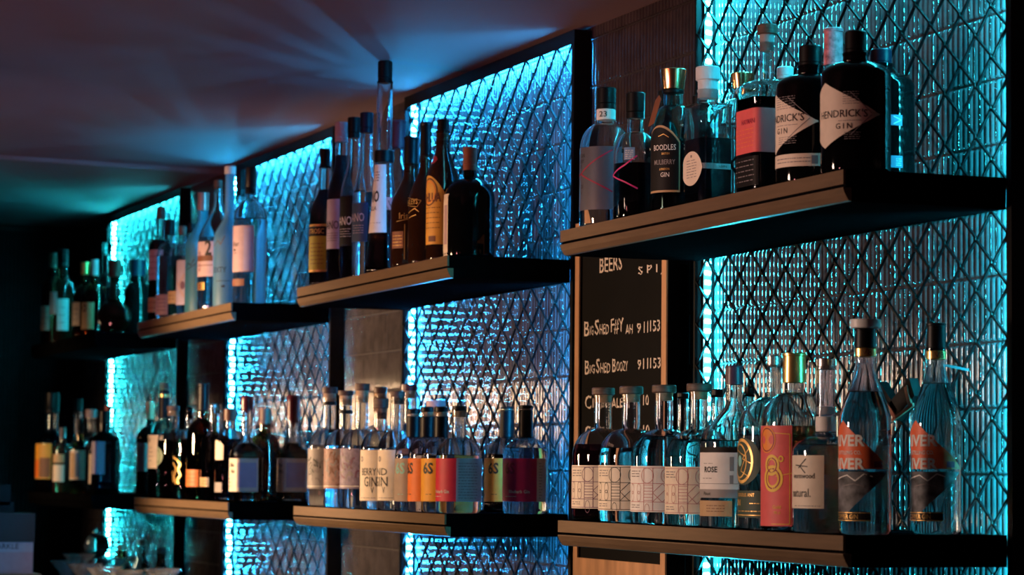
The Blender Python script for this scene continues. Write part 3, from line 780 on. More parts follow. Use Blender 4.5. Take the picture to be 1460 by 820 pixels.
B(L1, 'gin_bottle', 'clear gin bottle with a round gold emblem and dark green band', 1052, 1153, 0.072, 507, 524, 566, 612, 20, 19, cm=SILVER, style='dome', liq=(L_CLEAR, 622),
  labels=[lab(700, 738, 1040, 1110, GREENP, ('T', '*GIN', 1051, 717, 9, 0.9, INKG), ('T', 'SERIOUS ANT', 1053, 706, 5, 0.9, INKG), *scribble(1066, 1084, 717, 719, 1, 1, INKG, 2), *scribble(1053, 1085, 728, 730, 1, 1, INKG, 3), ('r', 1040, 734, 1110, 735.2, INKG)),
          lab(625, 692, 1042, 1082, GREENP, ('o', 1057, 658, 24, 32, 0.86, INKG), ('o', 1055, 658, 18, 25, 0.9, INKG), ('o', 1055, 658, 6, 8, 0.0, INKT), ('l', [(1052, 640), (1062, 652), (1056, 672), (1066, 680)], 1.2, INKG), ('l', [(1066, 640), (1058, 655), (1070, 662)], 1.2, INKG), shape='oval', name='emblem')])
B(L1, 'gin_bottle', 'bottle with tall orange 8 degree label and gold cap', 1085, 1179, 0.05, 503, 546, 560, 605, 34, 27, cs='sleeve', cm=GOLD, style='dome', liq=(L_AMBER, 608),
  labels=[lab(608, 750, 1060, 1125, CORAL, ('o', 1099, 683, 17, 19, 0.50, INKY), ('o', 1099, 683, 13, 15, 0.86, INKDR), ('o', 1098, 664, 13, 15, 0.50, INKY), ('o', 1098, 664, 9.5, 11, 0.82, INKDR), ('o', 1110, 655, 4, 4.6, 0.55, INKY), ('l', [(1103, 680), (1125, 675)], 0.9, INKY),
          ('o', 1092, 628, 17, 19, 0.0, INKO), ('o', 1092, 628, 15, 17, 0.9, INKDR), ('t', 'Gold', 1110, 723, 5, 1, INKY), ('t', '70 cl', 1109, 731, 4, 1, INKY), ('l', [(1096, 618), (1122, 620), (1122, 747), (1098, 747)], 1, INKY))])
B(L1, 'gin_bottle', 'squat apothecary bottle with cream label and silver-capped glass neck', 1130, 1224, 0.05, 511, 527, 622, 644, 25, 26, cm=SILVER, style='dome', liq=(L_LAV, 636),
  rings=[('neck_label', 594, 616, 28.5, WHITE), ('neck_rim', 616, 623, 31, CLEAR), ('neck_rim', 580, 592, 22, GREYCAP)],
  labels=[lab(650, 725, 1100, 1170, CREAM, ('l', [(1137, 668), (1146, 655)], 1.6, INK), ('l', [(1134, 664), (1148, 666)], 1.6, INK), ('l', [(1139, 666), (1145, 675)], 1.6, INK), ('t', 'wormwood', 1157, 679, 7.5, 0.82, INK), ('t', 'natural.', 1152, 703, 12, 0.78, INK), *scribble(1133, 1166, 720, 723, 1, 0.9, INKGY, 8))])
def river(xl, xr, y, label, top, disc, cm, c0, lq, gl):
    c = (xl + xr) / 2; kw = dict(cs='sleeve', cm=K)
    rings = [('gold_band', c0, c0 + 13, 31 if disc else 29.5, GOLD)]
    if disc: rings.append(('cap_top', top - 13, top, 44, WHITECAP))
    dx = xl - 1196
    art_t = [('t', '*RIVER', 1229 + dx, 629, 16.5, 1.02, INKW), ('t', 'DISTILLING CO.', 1224 + dx, 646, 5.5, 0.8, INKW), ('t', '*RIVER', 1229 + dx, 662, 16.5, 1.02, INKW), ('r', 1242 + dx, 658, 1254 + dx, 667, INKDR)]
    B(L1, 'gin_bottle', label, xl, xr, y, top, c0, c0 + 18, 606, 31 if disc else 29, 28, style='slope', liq=lq, glass=gl, rings=rings, group='gin bottles with orange triangle labels', **kw,
      labels=[lab(600, 738, 1138 + dx, 1264 + dx, mat('paper_vermilion', (0.85, 0.15, 0.05), 0.5, var=0.06), *art_t, shape='tri_up', desc='orange triangle label with white lettering'),
              lab(604, 742, 1138 + dx, 1262 + dx, STONE, ('l', [(1196 + dx, 684), (1206 + dx, 678), (1216 + dx, 686), (1228 + dx, 676), (1240 + dx, 680)], 1.5, INKW), ('l', [(1200 + dx, 694), (1214 + dx, 690), (1228 + dx, 694)], 1.2, INKGY), shape='tri_dn', name='mountain_print'),
              lab(730, 743, 1180 + dx, 1236 + dx, BLACKP, ('t', 'COPPER GIN', 1219 + dx, 736.5, 6.5, 0.85, INKG), ('l', [(1180 + dx, 731), (1236 + dx, 731)], 1, INKG), ('l', [(1180 + dx, 742), (1236 + dx, 742)], 1, INKG), name='strip_label'),
              lab(c0, c0 + 13, 1210 + dx, 1240 + dx, None, ('c', 'V8', 1236 + dx, c0 + 6.5, 9, 0.9, INKB), off=0.0025)])
river(1196, 1271, 0.055, 'clear gin bottle with orange triangle label and broad white stopper on a black neck', 468, True, None, 496, (L_LAV, 560), CLEAR)
river(1299, 1371, 0.18, 'clear gin bottle with orange triangle label glowing cyan, plain black cap', 460, False, None, 500, (L_CLEAR, 548), BLUEG)

# ---------------- upper shelf, second bay
B(U2, 'liqueur_bottle', 'dark liqueur bottle with olive yellow label and clear neck, at the shelf end', 440, 482, 0.036, 211, 239, 268, 304, 15, 17, cm=K, style='slope', glass=CLEAR, liq=(L_DARK, 270),
  labels=[lab(321, 324, 425, 466, INKG, name='gold_line'), lab(324, 338, 425, 466, BLACKP, ('t', 'ITROSC', 463, 331, 7, 0.8, INKG), name='name_band'), lab(338, 386, 425, 466, LIMEP, *scribble(444, 462, 346, 380, 6, 1.0, INKB, 4)), lab(386, 389, 425, 466, INKG, name='gold_line')])
for (xl, xr, top, cap, lm, ink, cm, l0, l1, ty, lq, lb) in (
        (465, 503, 173, 202, LAVP, INK, PINKCAP, 285, 356, 322, (L_DARK, 221), 'slim aperitif bottle with lavender label and mauve cap'),
        (483, 521, 166, 196, BLACKP, INKW, K, 281, 352, 316, (L_DARK, 280), 'slim aperitif bottle with black label and clear pink-streaked neck'),
        (501, 539, 159, 189, NAVYP, LAVP, NAVY, 290, 346, 311, (L_CLEAR, 275), 'slim clear aperitif bottle with navy label beside the very tall liqueur bottle')):
    B(U2, 'liqueur_bottle', lb, xl, xr, 0.05, top, cap, 226, 282, 19, 17, cm=cm, style='slope', liq=lq, group='slim aperitif bottles',
      labels=[lab(l0, l1, xl - 16, xl + 24, lm, ('t', 'LUXARDANO', xl + 19, ty, 12, 0.62, ink), *scribble(xl + 3, xl + 18, ty + 10, ty + 24, 4, 0.7, ink, top))])
B(U2, 'liqueur_bottle', 'very tall slim liqueur bottle with long clear neck, black collar and white label', 520, 571, 0.06, 85, 117, 214, 233, 21, 22, cm=K, style='cone', liq=(L_BROWN, 300),
  rings=[('collar', 214, 231, 27.5, K)], labels=[lab(235, 333, 515, 551, WHITE, ('t', '*GALLIANO', 541, 281, 17, 0.5, INK), ('t', 'VANILLA', 538, 298, 6, 0.7, INK), *scribble(531, 540, 244, 260, 4, 1.6, INKGY, 3), *scribble(524, 544, 318, 320, 1, 0.8, INKGY, 3))])
B(U2, 'liqueur_bottle', 'clear bottle with violet wing pattern and dark red cap behind the tall liqueur bottle', 541, 591, 0.10, 170, 212, 226, 262, 20, 20, cs='sleeve', cm=PURPLECAP, style='slope', liq=(L_BROWN, 330), glass=BLUEG,
  labels=[lab(283, 345, 530, 566, LAVP, ('l', [(546, 288), (556, 300), (562, 318)], 3, INKGY), ('l', [(545, 300), (552, 318), (551, 336)], 3, INKP), ('l', [(556, 288), (563, 300)], 2, INK), name='label'), lab(325, 350, 534, 556, BLACKP, ('c', '2', 549, 339, 10, 1, INKW), name='lower_label', off=0.0008)])
B(U2, 'cream_liqueur_bottle', 'dark brown cream liqueur bottle with gold script label', 556, 612, 0.045, 194, 236, 246, 296, 20, 20, cs='sleeve', cm=K, style='slope', glass=BROWNG,
  labels=[lab(300, 372, 545, 600, None, ('t', 'Irish', 588, 310, 9, 0.9, INKGD), ('l', [(566, 318), (588, 314)], 0.8, INKGD), ('l', [(578, 322), (578, 372)], 1.2, INKGD), ('r', 560, 332, 576, 356, BROWNP), *scribble(561, 575, 336, 354, 4, 1, INKG, 3))])
B(U2, 'cream_liqueur_bottle', 'dark brown cream liqueur bottle with gold arched banner beside the golden label bottle', 581, 630, 0.045, 173, 222, 232, 288, 17, 16, cs='sleeve', cm=K, style='slope', glass=BROWNG,
  labels=[lab(278, 330, 570, 602, None, ('l', [(566, 283), (582, 282), (601, 288), (595, 297), (578, 292), (566, 292)], 1.0, INKGD), ('t', 'BAILEYS', 596, 289, 7.5, 0.75, INKG), ('l', [(583, 305), (592, 299), (598, 304)], 1, INKG), ('l', [(584, 312), (594, 308)], 1, INKG))])
B(U2, 'coffee_liqueur_bottle', 'dark bottle with golden yellow arch label and gold banded black cap', 607, 652, 0.045, 169, 189, 206, 258, 18, 19, cm=K, style='slope', glass=BROWNG, rings=[('gold_band', 189, 198, 18.5, GOLD)],
  labels=[lab(251, 350, 590, 634, mat('paper_golden', (0.72, 0.36, 0.05), 0.5, var=0.1), ('t', '*KAHLUA', 629, 283, 13, 0.6, INKB), ('o', 612, 275, 15, 20, 0.9, INKB), ('o', 612, 275, 12, 16, 0.92, INKO), *scribble(608, 628, 294, 330, 5, 0.9, INKB, 3), ('r', 612, 338, 622, 346, INKB), shape='arch'),
          lab(222, 234, 613, 624, flat('seal_red', (0.3, 0.02, 0.03)), shape='oval', name='seal')])
B(U2, 'rum_bottle', 'squat round black bottle with rust cap and a torn cream label on its edge', 632, 705, 0.064, 209, 243, 254, 284, 20, 18, cs='screw', cm=RUST, glass=BLACKG, style='dome',
  labels=[lab(278, 366, 622, 639, CREAM, ('l', [(632, 276), (634, 282), (640, 279)], 2, CREAM), ('r', 634, 294, 638, 350, PINKCAP))])

# ---------------- lower shelf, second bay
def leafs(x0, y0, x1, y1, m, seed):
    r = random.Random(seed); out = []
    for i in range(9):
        x, y = r.uniform(x0, x1), r.uniform(y0 + 4, y1 - 4); a = r.uniform(0, 6.3); l = r.uniform(5, 11)
        out.append(('l', [(x, y), (x + l * math.cos(a) * 0.5, y + l * math.sin(a)), (x + l * math.cos(a + 0.5), y + l * math.sin(a + 0.5) * 1.4)], 2.4, m))
    return out
for (xl, xr, top, cap, lm, ink, lb, rg) in ((438, 498, 552, 571, GREYP, INK, 'botanical gin bottle with grey leaf-print label next to the wax-capped bourbon', 573),
                                       (461, 521, 557, 572, mat('paper_rose_brown', (0.30, 0.16, 0.14), 0.55, var=0.3, vs=120), INKB, 'botanical gin bottle with rose-brown flower label and corked neck', 585),
                                       (484, 545, 547, 568, mat('paper_violet_print', (0.23, 0.18, 0.28), 0.55, var=0.3, vs=120), INKP, 'botanical gin bottle with violet flower label beside the BERRY GIN bottle', None)):
    B(L2, 'gin_bottle', lb, xl, xr, 0.05, top, cap, 612, 640, 22, 18, cs='cork', cm=WOODCAP, cm2=CORK, disc=0.5, style='dome', liq=(L_CLEAR, 636), group='botanical print gin bottles',
      rings=[('neck_ring', rg, rg + 5, 20, K)] if rg else [],
      labels=[lab(640, 697, xl - 20, xl + 30, lm, *leafs(xl, 642, xl + 26, 690, ink, xl), *leafs(xl, 642, xl + 26, 690, INKGY, xl + 1), ('r', xl - 10, 693, xl + 30, 694, INKW))])
for (xl, xr, top, cap, lb, m2, tx) in ((513, 569, 568, 591, 'gin bottle with cream BERRY GIN label and speckled cork', 'cork', 537.5),
                                 (538, 592, 558, 570, 'gin bottle with cream GIN label between the BERRY GIN and taupe S bottles', 'c2', 553)):
    B(L2, 'gin_bottle', lb, xl, xr, 0.05, top, cap, 614, 644, 22, 19, cs='cork', cm=WOODCAP, cm2=mat('speckled_cork', (0.16, 0.07, 0.04), 0.6, var=0.9, vs=160), disc=0.35, style='dome', liq=(L_CLEAR, 640), group='cream label gin bottles',
      labels=[lab(642, 714, xl - 20, xl + 32, CREAM, ('t', 'BERRY' if m2 == 'cork' else 'BLEND', tx, 673, 10, 0.62 if m2 == 'cork' else 1.2, INK), ('t', 'GIN', tx + 1, 687, 14, 0.62 if m2 == 'cork' else 1.0, INK), ('t', 'V', tx - 3, 699, 9, 0.6, INK), ('o', xl + 4, 655, 3, 4, 0.5, INKGY), *scribble(xl + 3, xl + 24, 708, 712, 1, 0.9, INKGY, 3))])
B(L2, 'gin_bottle', 'clear bottle with dark cork behind the BERRY GIN bottle', 510, 570, 0.17, 552, 568, 606, 636, 19, 17, cs='cork', cm=WOODCAP, disc=0.4, liq=(L_CLEAR, 640))
B(L2, 'gin_bottle', 'clear bottle with plum black stopper in front of the glowing panel edge', 550, 612, 0.19, 548, 562, 604, 636, 23, 18, cs='cork', cm=PURPLECAP, disc=0.3, liq=(L_CLEAR, 640))
B(L2, 'gin_bottle', 'clear bottle with pink cork behind the orange and yellow S bottles', 590, 650, 0.165, 571, 587, 610, 640, 28, 20, cs='cork', cm=PINKCAP, disc=0.2, liq=(L_CLEAR, 640))
for (xl, xr, y, top, cap, cw, lm, ink, txt, lb, sl, lq, tx) in (
        (562, 614, 0.045, 583, 594, 20, TAUPE, INKT, '6S', 'gin bottle with taupe label and teal S', True, (L_LAV, 650), 578),
        (581, 634, 0.045, 580, 592, 19, ORANGE, INK, '6S', 'gin bottle with orange label and black S', True, (L_CLEAR, 650), 589.5),
        (600, 655, 0.045, 580, 592, 20, YELLOW, INK, '6S', 'gin bottle with yellow label and black 6S beside the red label bottle', True, (L_CLEAR, 650), 618),
        (621, 686, 0.05, 579, 588, 21, RED, INKDR, '', 'gin bottle with red label, lilac back panel and clear corked neck', False, (L_CLEAR, 650), 640),
        (690, 753, 0.20, 580, 586, 19, OCHRE, INK, '6S', 'gin bottle with ochre 6S label standing apart behind the crimson one', True, (L_BROWN, 648), 711),
        (714, 779, 0.168, 578, 586, 21, CRIMSON, INKDR, '6S', 'gin bottle with crimson label and pale panel glowing blue at the shelf end', True, (L_CLEAR, 640), 734)):
    arts = [('t', '*' + txt, tx, 668, 16.5, 0.9, ink)] if txt else []
    ls = []
    if lm in (RED, CRIMSON):
        xm = 651 if lm is RED else 765; x9 = 686.5 if lm is RED else 778.5
        arts += [('t', 'Rhubarb Gin', 641 if lm is RED else 755, 701, 4.6, 0.95, INKW)] + scribble(621 if lm is RED else 722, 631 if lm is RED else 738, 706, 710, 1, 0.7, INKW, 4)
        ls.append(lab(654, 715, xm, x9, LAVP if lm is RED else WHITE, *scribble(xm + 3, x9 - 6, 659, 712, 13, 0.8, INKP if lm is RED else INKGY, 9), name='back_panel'))
    else:
        arts += scribble(tx - 10, tx - 2, 704, 706, 1, 0.8, ink, 5); xm = xl + 34
    ls.insert(0, lab(654, 715, xl - 22, xm, lm, *arts))
    B(L2, 'gin_bottle', lb, xl, xr, y, top, cap, 624, 651, cw, 17 if sl else 20, cs='cork', cm=K, cm2=CORK, disc=0.3 if sl else 0.1, style='dome', liq=lq, labels=ls, group='coloured S label gin bottles',
      rings=[('neck_sleeve', 594 if top > 578.5 and y < 0.1 else 585, 624, 20.5, K)] if sl else [])

# ---------------- upper shelf, third bay
B(U3, 'spirit_bottle', 'brown spirit bottle with pinkish labels at the far end of the frosted bottle shelf', 211, 243, 0.04, 294, 312, 338, 352, 13, 12, cm=BROWNCAP, style='dome', liq=(L_BROWN, 342), labels=[lab(357, 400, 200, 232, PINKCAP, *scribble(212, 224, 362, 396, 4, 1, INKB, 2)), lab(425, 446, 200, 232, TAN, *scribble(212, 224, 428, 444, 2, 1, INKB, 2), name='lower_label')])
B(U3, 'spirit_bottle', 'clear dome-shouldered bottle with black cap and low pink label', 222, 258, 0.04, 313, 335, 346, 366, 15, 13, cm=K, style='dome', liq=(L_CLEAR, 366), labels=[lab(421, 450, 210, 245, PINKCAP, *scribble(225, 238, 425, 446, 4, 0.9, INKP, 2))])
B(U3, 'spirit_bottle', 'clear bottle with low tan label between the pink and violet label bottles', 239, 277, 0.045, 322, 336, 348, 366, 11, 11, cm=RUST, style='dome', liq=(L_BROWN, 380), labels=[lab(416, 434, 228, 258, TAN, *scribble(241, 250, 420, 430, 2, 0.9, INKB, 2))])
B(U3, 'spirit_bottle', 'clear bottle with violet and pink swirl label beside the frosted teal bottle', 251, 292, 0.05, 318, 332, 346, 366, 12, 12, cm=K, style='dome', liq=(L_CLEAR, 372), labels=[lab(372, 436, 240, 276, LAVP, ('l', [(256, 408), (264, 394), (274, 386)], 4, PINKCAP), ('l', [(254, 404), (263, 422), (274, 430)], 4, PINKCAP), ('o', 262, 408, 4, 6, 0.0, INKP))])
B(U3, 'vodka_bottle', 'frosted teal vodka bottle with sloping shoulders and pink foil neck', 263, 311, 0.05, 274, 300, 312, 350, 16, 14, cs='sleeve', cm=mat('foil_rose', (0.62, 0.34, 0.28), 0.3, metal=0.6), style='slope', glass=FROSTT, labels=[lab(370, 388, 256, 290, None, ('l', [(266, 384), (270, 376), (274, 380), (279, 371)], 1.2, INK), ('l', [(268, 386), (275, 382), (281, 378)], 1.0, INK))])
B(U3, 'vodka_bottle', 'clear vodka bottle with large black number 2 label and gold base band', 281, 336, 0.055, 256, 268, 284, 346, 13, 12, cm=BROWNCAP, style='slope', liq=(L_CLEAR, 340),
  labels=[lab(346, 396, 266, 308, PINKCAP, ('t', '*2', 304, 355, 22, 0.75, INK), ('r', 272, 366, 306, 374, INKB), ('l', [(272, 380), (306, 380)], 1, INKB), ('o', 286, 364, 3, 4, 0.5, INKP), ('o', 286, 382, 3, 6, 0.7, INKP)), lab(404, 415, 270, 294, GOLD, ('r', 284, 405, 288, 414, INKB), name='gold_band')])
B(U3, 'vodka_bottle', 'tall frosted pale blue vodka bottle with white stopper and script lettering', 303, 347, 0.046, 236, 248, 302, 342, 16, 13, cm=WHITECAP, style='slope', glass=FROST, labels=[lab(350, 400, 296, 340, None, ('l', [(306, 352), (312, 344), (316, 350), (322, 338)], 1.0, INKGY), ('T', 'SIXTY', 306, 386, 8, 0.8, NAVYP), ('l', [(310, 402), (330, 402)], 0.8, NAVYP), ('r', 318, 408, 323, 411, INK))])
B(U3, 'vodka_bottle', 'round-shouldered clear vodka bottle with mauve label and tall black cap', 331, 379, 0.068, 237, 276, 284, 316, 16, 14, cm=K, style='dome', liq=(L_CLEAR, 313), glass=BLUEG,
  labels=[lab(323, 389, 320, 364, PINKCAP, ('T', 'Star', 334, 349, 7, 0.8, INK), ('r', 334, 356, 337, 359, INK), *scribble(334, 339, 361, 363, 1, 0.8, INK, 2), ('r', 349, 326, 361, 387, LAVP)), lab(399, 409, 322, 350, BROWNP, name='seal_strip')])
B(U3, 'vodka_bottle', 'bottle with black capsule behind the mauve label vodka bottle', 318, 362, 0.19, 240, 280, 290, 320, 14, 13, cm=K, style='dome', liq=(L_CLEAR, 320))

# ---------------- lower shelf, third bay
B(L4, 'whiskey_bottle', 'dark bottle with red capsule at the turquoise panel end of the far lower shelf', 194, 230, 0.20, 573, 598, 608, 626, 12, 11, cs='sleeve', cm=REDCAP, glass=BLACKG, labels=[lab(632, 672, 186, 212, PINKCAP)])
B(L3, 'whiskey_bottle', 'green tinted bottle with cream label and wooden stopper on a dark neck', 210, 253, 0.05, 545, 556, 600, 622, 14, 14, cs='cork', cm=WOODCAP, disc=0.1, glass=TEALG, liq=(L_BROWN, 618), style='dome', rings=[('neck_sleeve', 556, 597, 15, K), ('gold_band', 562, 567, 15.5, GOLD)], labels=[lab(621, 668, 200, 232, CREAM, ('T', 'IRON', 210, 628, 6, 0.8, INK), *scribble(211, 220, 636, 660, 4, 1, INKGY, 1))])
B(L3, 'whiskey_bottle', 'amber bottle with round pale green emblem and bulbous corked glass neck', 223, 266, 0.05, 579, 588, 611, 630, 18, 15, cs='cork', cm=WOODCAP, disc=0.2, bulge=0.22, liq=(L_BROWN, 628), style='dome', labels=[lab(638, 664, 216, 234, mat('paper_sage', (0.34, 0.42, 0.30), 0.5), ('o', 226, 651, 7, 10, 0.85, GREENP), shape='oval', name='emblem')])
B(L3, 'whiskey_bottle', 'amber bottle with golden bearded-face print and dark ball stopper', 245, 290, 0.05, 580, 594, 612, 634, 12, 11, cs='ball', cm=BLACKG, liq=(L_BROWN, 626), style='dome', labels=[lab(644, 694, 238, 262, None, ('l', [(248, 652), (254, 656), (259, 662), (256, 670), (260, 678), (255, 684), (257, 690)], 2.6, INKG), ('l', [(248, 660), (253, 668), (250, 680), (253, 690)], 2.4, INKG), ('l', [(247, 672), (249, 688)], 2, INKG))])
B(L3, 'whiskey_bottle', 'tall dark bottle with orange label and long black capsule', 265, 309, 0.05, 547, 586, 598, 622, 16, 15, cs='sleeve', cm=K, glass=AMBERG, liq=(L_BROWN, 616), style='dome', labels=[lab(670, 694, 256, 285, mat('paper_burnt_orange', (0.60, 0.16, 0.04), 0.5, var=0.1), *scribble(267, 281, 674, 690, 3, 0.9, INKB, 1))])
B(L3, 'whiskey_bottle', 'square clear bottle of dark spirit with small tan label and glass stopper', 284, 326, 0.06, 576, 590, 616, 628, 19, 19, cm=mat('glass_stopper', (0.9, 0.93, 0.95), 0.03, trans=1.0), n=6, ax=(0.86, 0.86), liq=(L_DARK, 622), style='square', labels=[lab(681, 694, 284, 300, TAN, *scribble(288, 298, 684, 692, 2, 0.8, INKB, 1)), ])
B(L3, 'whiskey_bottle', 'dark bottle with cream arched label beside the wax-capped square bourbon', 306, 345, 0.05, 583, 600, 612, 632, 17, 14, cs='screw', cm=BROWNCAP, liq=(L_DARK, 626), style='dome', labels=[lab(628, 656, 298, 320, CREAM, shape='arch'), lab(688, 702, 300, 318, GREYP, name='lower_label')])
for (xl, xr, c0, c1, y, lb) in ((321, 376, 564, 586, 0.05, 'square bourbon bottle with cream and lilac label, short maroon wax cap'), (390, 439, 564, 602, 0.168, 'square bourbon bottle with cream and lilac label, long dripping maroon wax cap')):
    B(L3, 'bourbon_bottle', lb, xl, xr, y, c0, c1, 626, 650, 18, 15, cs='wax', cm=WAX, n=5, ax=(0.78, 0.78), style='slope', liq=(L_BROWN, 632), glass=CLEAR, group='wax-capped bourbon bottles',
      labels=[lab(654, 701, xl - 10, xl + 48, CREAM, ('t', 'Maker', xl + 15, 663, 6.5, 0.75, INK), ('t', 'Mark.', xl + 16, 672, 6.5, 0.75, INK), *scribble(xl + 3, xl + 10, 680, 696, 3, 0.9, INKB, 2), ('r', xl + 20, 660, xl + 46, 695, LAVP))])  # lilac rectangle paints the blue light on the label's side
B(L3, 'whiskey_bottle', 'dark amber bottle with brown cap between the two wax-capped bourbons', 354, 398, 0.17, 582, 607, 618, 640, 17, 17, cm=BROWNCAP, liq=(L_RED, 636), glass=AMBERG, style='dome')

# ---------------- upper shelf, fourth bay
B(U4, 'whisky_bottle', 'whisky bottle with cream label nearest the end wall on the dark upper shelf', 58, 88, 0.05, 360, 382, 394, 414, 11, 10, cm=BROWNCAP, glass=AMBERG, liq=(L_AMBER, 410), labels=[lab(437, 472, 50, 76, CREAM, *scribble(60, 70, 442, 466, 3, 1, INKGY, 1))])
B(U4, 'whisky_bottle', 'dark whisky bottle with two stepped white labels', 70, 104, 0.05, 355, 380, 396, 420, 14, 12, cm=K, glass=BROWNG, labels=[lab(417, 449, 66, 83, WHITE), lab(427, 472, 84, 99, WHITE, *scribble(87, 96, 434, 466, 3, 1, INKGY, 1), name='lower_label')])
B(U4, 'whisky_bottle', 'amber bottle with cream label and gold flared stopper', 103, 136, 0.05, 374, 392, 406, 428, 15, 10, cs='flare', cm=GOLD, glass=AMBERG, liq=(L_AMBER, 420), labels=[lab(432, 465, 96, 116, CREAM, *scribble(106, 113, 438, 460, 3, 1, INKGY, 1))])
B(U4, 'whisky_bottle', 'amber bottle with tan label and pale pink capsule beside the moon flask', 116, 150, 0.06, 370, 393, 404, 426, 11, 10, cm=PINKCAP, glass=AMBERG, liq=(L_AMBER, 420), labels=[lab(432, 470, 110, 136, TAN, ('o', 122, 440, 4, 6, 0.5, INKB))])
B(U4, 'cognac_bottle', 'round moon-flask bottle of dark spirit with brown cap', 137, 187, 0.09, 371, 395, 401, 437, 19, 15, cm=BROWNCAP, flask=True, liq=(L_BROWN, 415), glass=CLEAR)
B(U4, 'rum_bottle', 'dark dome-shouldered bottle with cyan rim light beside the moon flask', 176, 212, 0.18, 369, 394, 402, 420, 22, 18, cm=NAVY, glass=BLACKG, style='dome')
B(U4, 'whisky_bottle', 'clear-necked bottle standing behind the moon flask by the glowing panel edge', 134, 166, 0.20, 346, 362, 390, 410, 15, 13, cm=TEALG, glass=CLEAR, liq=(L_BROWN, 410))

# ---------------- lower shelf, fourth bay
B(L4, 'whisky_bottle', 'wide whisky bottle with orange and yellow label and big black cap', 50, 94, 0.05, 560, 589, 612, 632, 20, 18, cm=K, glass=CLEAR, liq=(L_DARK, 618), style='slope', labels=[lab(633, 683, 40, 76, OCHRE, ('r', 50, 636, 57, 655, YELLOW), ('r', 46, 656, 58, 681, ORANGE), ('r', 59, 653, 75, 681, BROWNP))])
B(L4, 'whisky_bottle', 'small dark bottle with cream label in front of the orange label whisky', 75, 101, 0.035, 610, 626, 632, 644, 9, 9, cm=BROWNCAP, glass=BROWNG, style='dome', labels=[lab(663, 687, 66, 93, CREAM), lab(648, 660, 66, 93, TAN, name='upper_label')])
B(L4, 'whisky_bottle', 'dark bottle with cream label bearing blue and tan stripes', 99, 126, 0.035, 598, 620, 630, 642, 10, 10, cm=K, glass=AMBERG, liq=(L_BROWN, 640), style='dome', labels=[lab(643, 684, 92, 122, CREAM, ('r', 101, 646, 108, 682, TAN), ('r', 109, 646, 115, 680, BLUEP))])
B(L4, 'whisky_bottle', 'dark square bottle with lilac side label and cream lower label', 123, 172, 0.07, 586, 606, 616, 630, 14, 14, cm=K, glass=BLACKG, n=6, ax=(0.78, 0.78), style='square', labels=[lab(630, 676, 132, 152, LAVP), lab(648, 690, 118, 131, CREAM, name='front_label')])
B(L4, 'decanter', 'clear decanter with black stopper behind the striped label bottle', 94, 124, 0.15, 569, 588, 618, 640, 13, 13, cm=K, glass=CLEAR, liq=(L_CLEAR, 630), style='slope')
B(L4, 'decanter', 'clear bottle with pale pink cap between the decanter and the red-capped bottle', 116, 142, 0.21, 584, 596, 616, 636, 16, 14, cm=PINKCAP, glass=CLEAR, liq=(L_CLEAR, 630), style='dome')
B(L4, 'whisky_bottle', 'clear bottle with small red cap against the glowing strip', 134, 170, 0.21, 578, 598, 612, 634, 9, 9, cm=REDCAP, glass=CLEAR, liq=(L_BROWN, 630), style='dome')

place_all()
for b in BOT:
    if b.get('flask'): continue
    bt = Bottle(b, b['X'], b['Y'], b['Z'])
    b['obj'] = bt

# ---------------- moon flask: a thick round disc standing on its edge
for b in BOT:
    if not b.get('flask'): continue
    x, y, z = b['X'], b['Y'], b['Z']; px, pyb, sc = proj((x, y, z))
    root = thing(b['name'], b['label'], 'bottle', (x, y, z))
    R = (b['xr'] - b['xl']) / 2 / sc; zc = R * 1.02; dep = R * 0.42
    yaw = math.radians(58)
    def disc(Rr, dp, mname, m, top=None):
        vs = []; fs = []; n = 32; prof = [(0.0, 1.0), (0.55, 1.0), (0.85, 0.8), (0.97, 0.45), (1.0, 0.0), (0.97, -0.45), (0.85, -0.8), (0.55, -1.0), (0.0, -1.0)]
        for i in range(n):
            a = 2 * math.pi * i / n
            for r, d_ in prof:
                lx, ly, lz = Rr * max(r, 0.002) * math.cos(a), d_ * dp, zc + Rr * max(r, 0.002) * math.sin(a)
                lz = max(lz, 0.0 if mname == 'glass' else 0.006)
                vs.append((lx * math.cos(yaw) - ly * math.sin(yaw), lx * math.sin(yaw) + ly * math.cos(yaw), lz))
        m_ = len(prof)
        for i in range(n):
            for j in range(m_ - 1): fs.append((i * m_ + j, ((i + 1) % n) * m_ + j, ((i + 1) % n) * m_ + j + 1, i * m_ + j + 1))
        return MB().add(vs, fs).build(mname, m, root, smooth=True)
    disc(R, dep, 'glass', mat('dark_amber_glass', (0.02, 0.006, 0.003), 0.04, trans=0.3))
    MB().lathe([(R * 0.55, 0.0), (R * 0.55, 0.004), (R * 0.4, 0.010)], 24).build('foot', BROWNG, root, smooth=True)
    nr = b['nw'] / 2 / sc; zt_ = (pyb - b['cap']) / sc; H = (pyb - b['top']) / sc
    MB().lathe([(nr * 1.2, zc + R * 0.93), (nr, zc + R * 1.02), (nr, zt_ + 0.001)], 24).build('neck', BROWNG, root, smooth=True)
    cr = b['cw'] / 2 / sc
    sharp(MB().lathe([(cr, zt_), (cr, H - 0.002), (cr - 0.002, H)], 24).build('cap', BROWNCAP, root, smooth=True), 35)

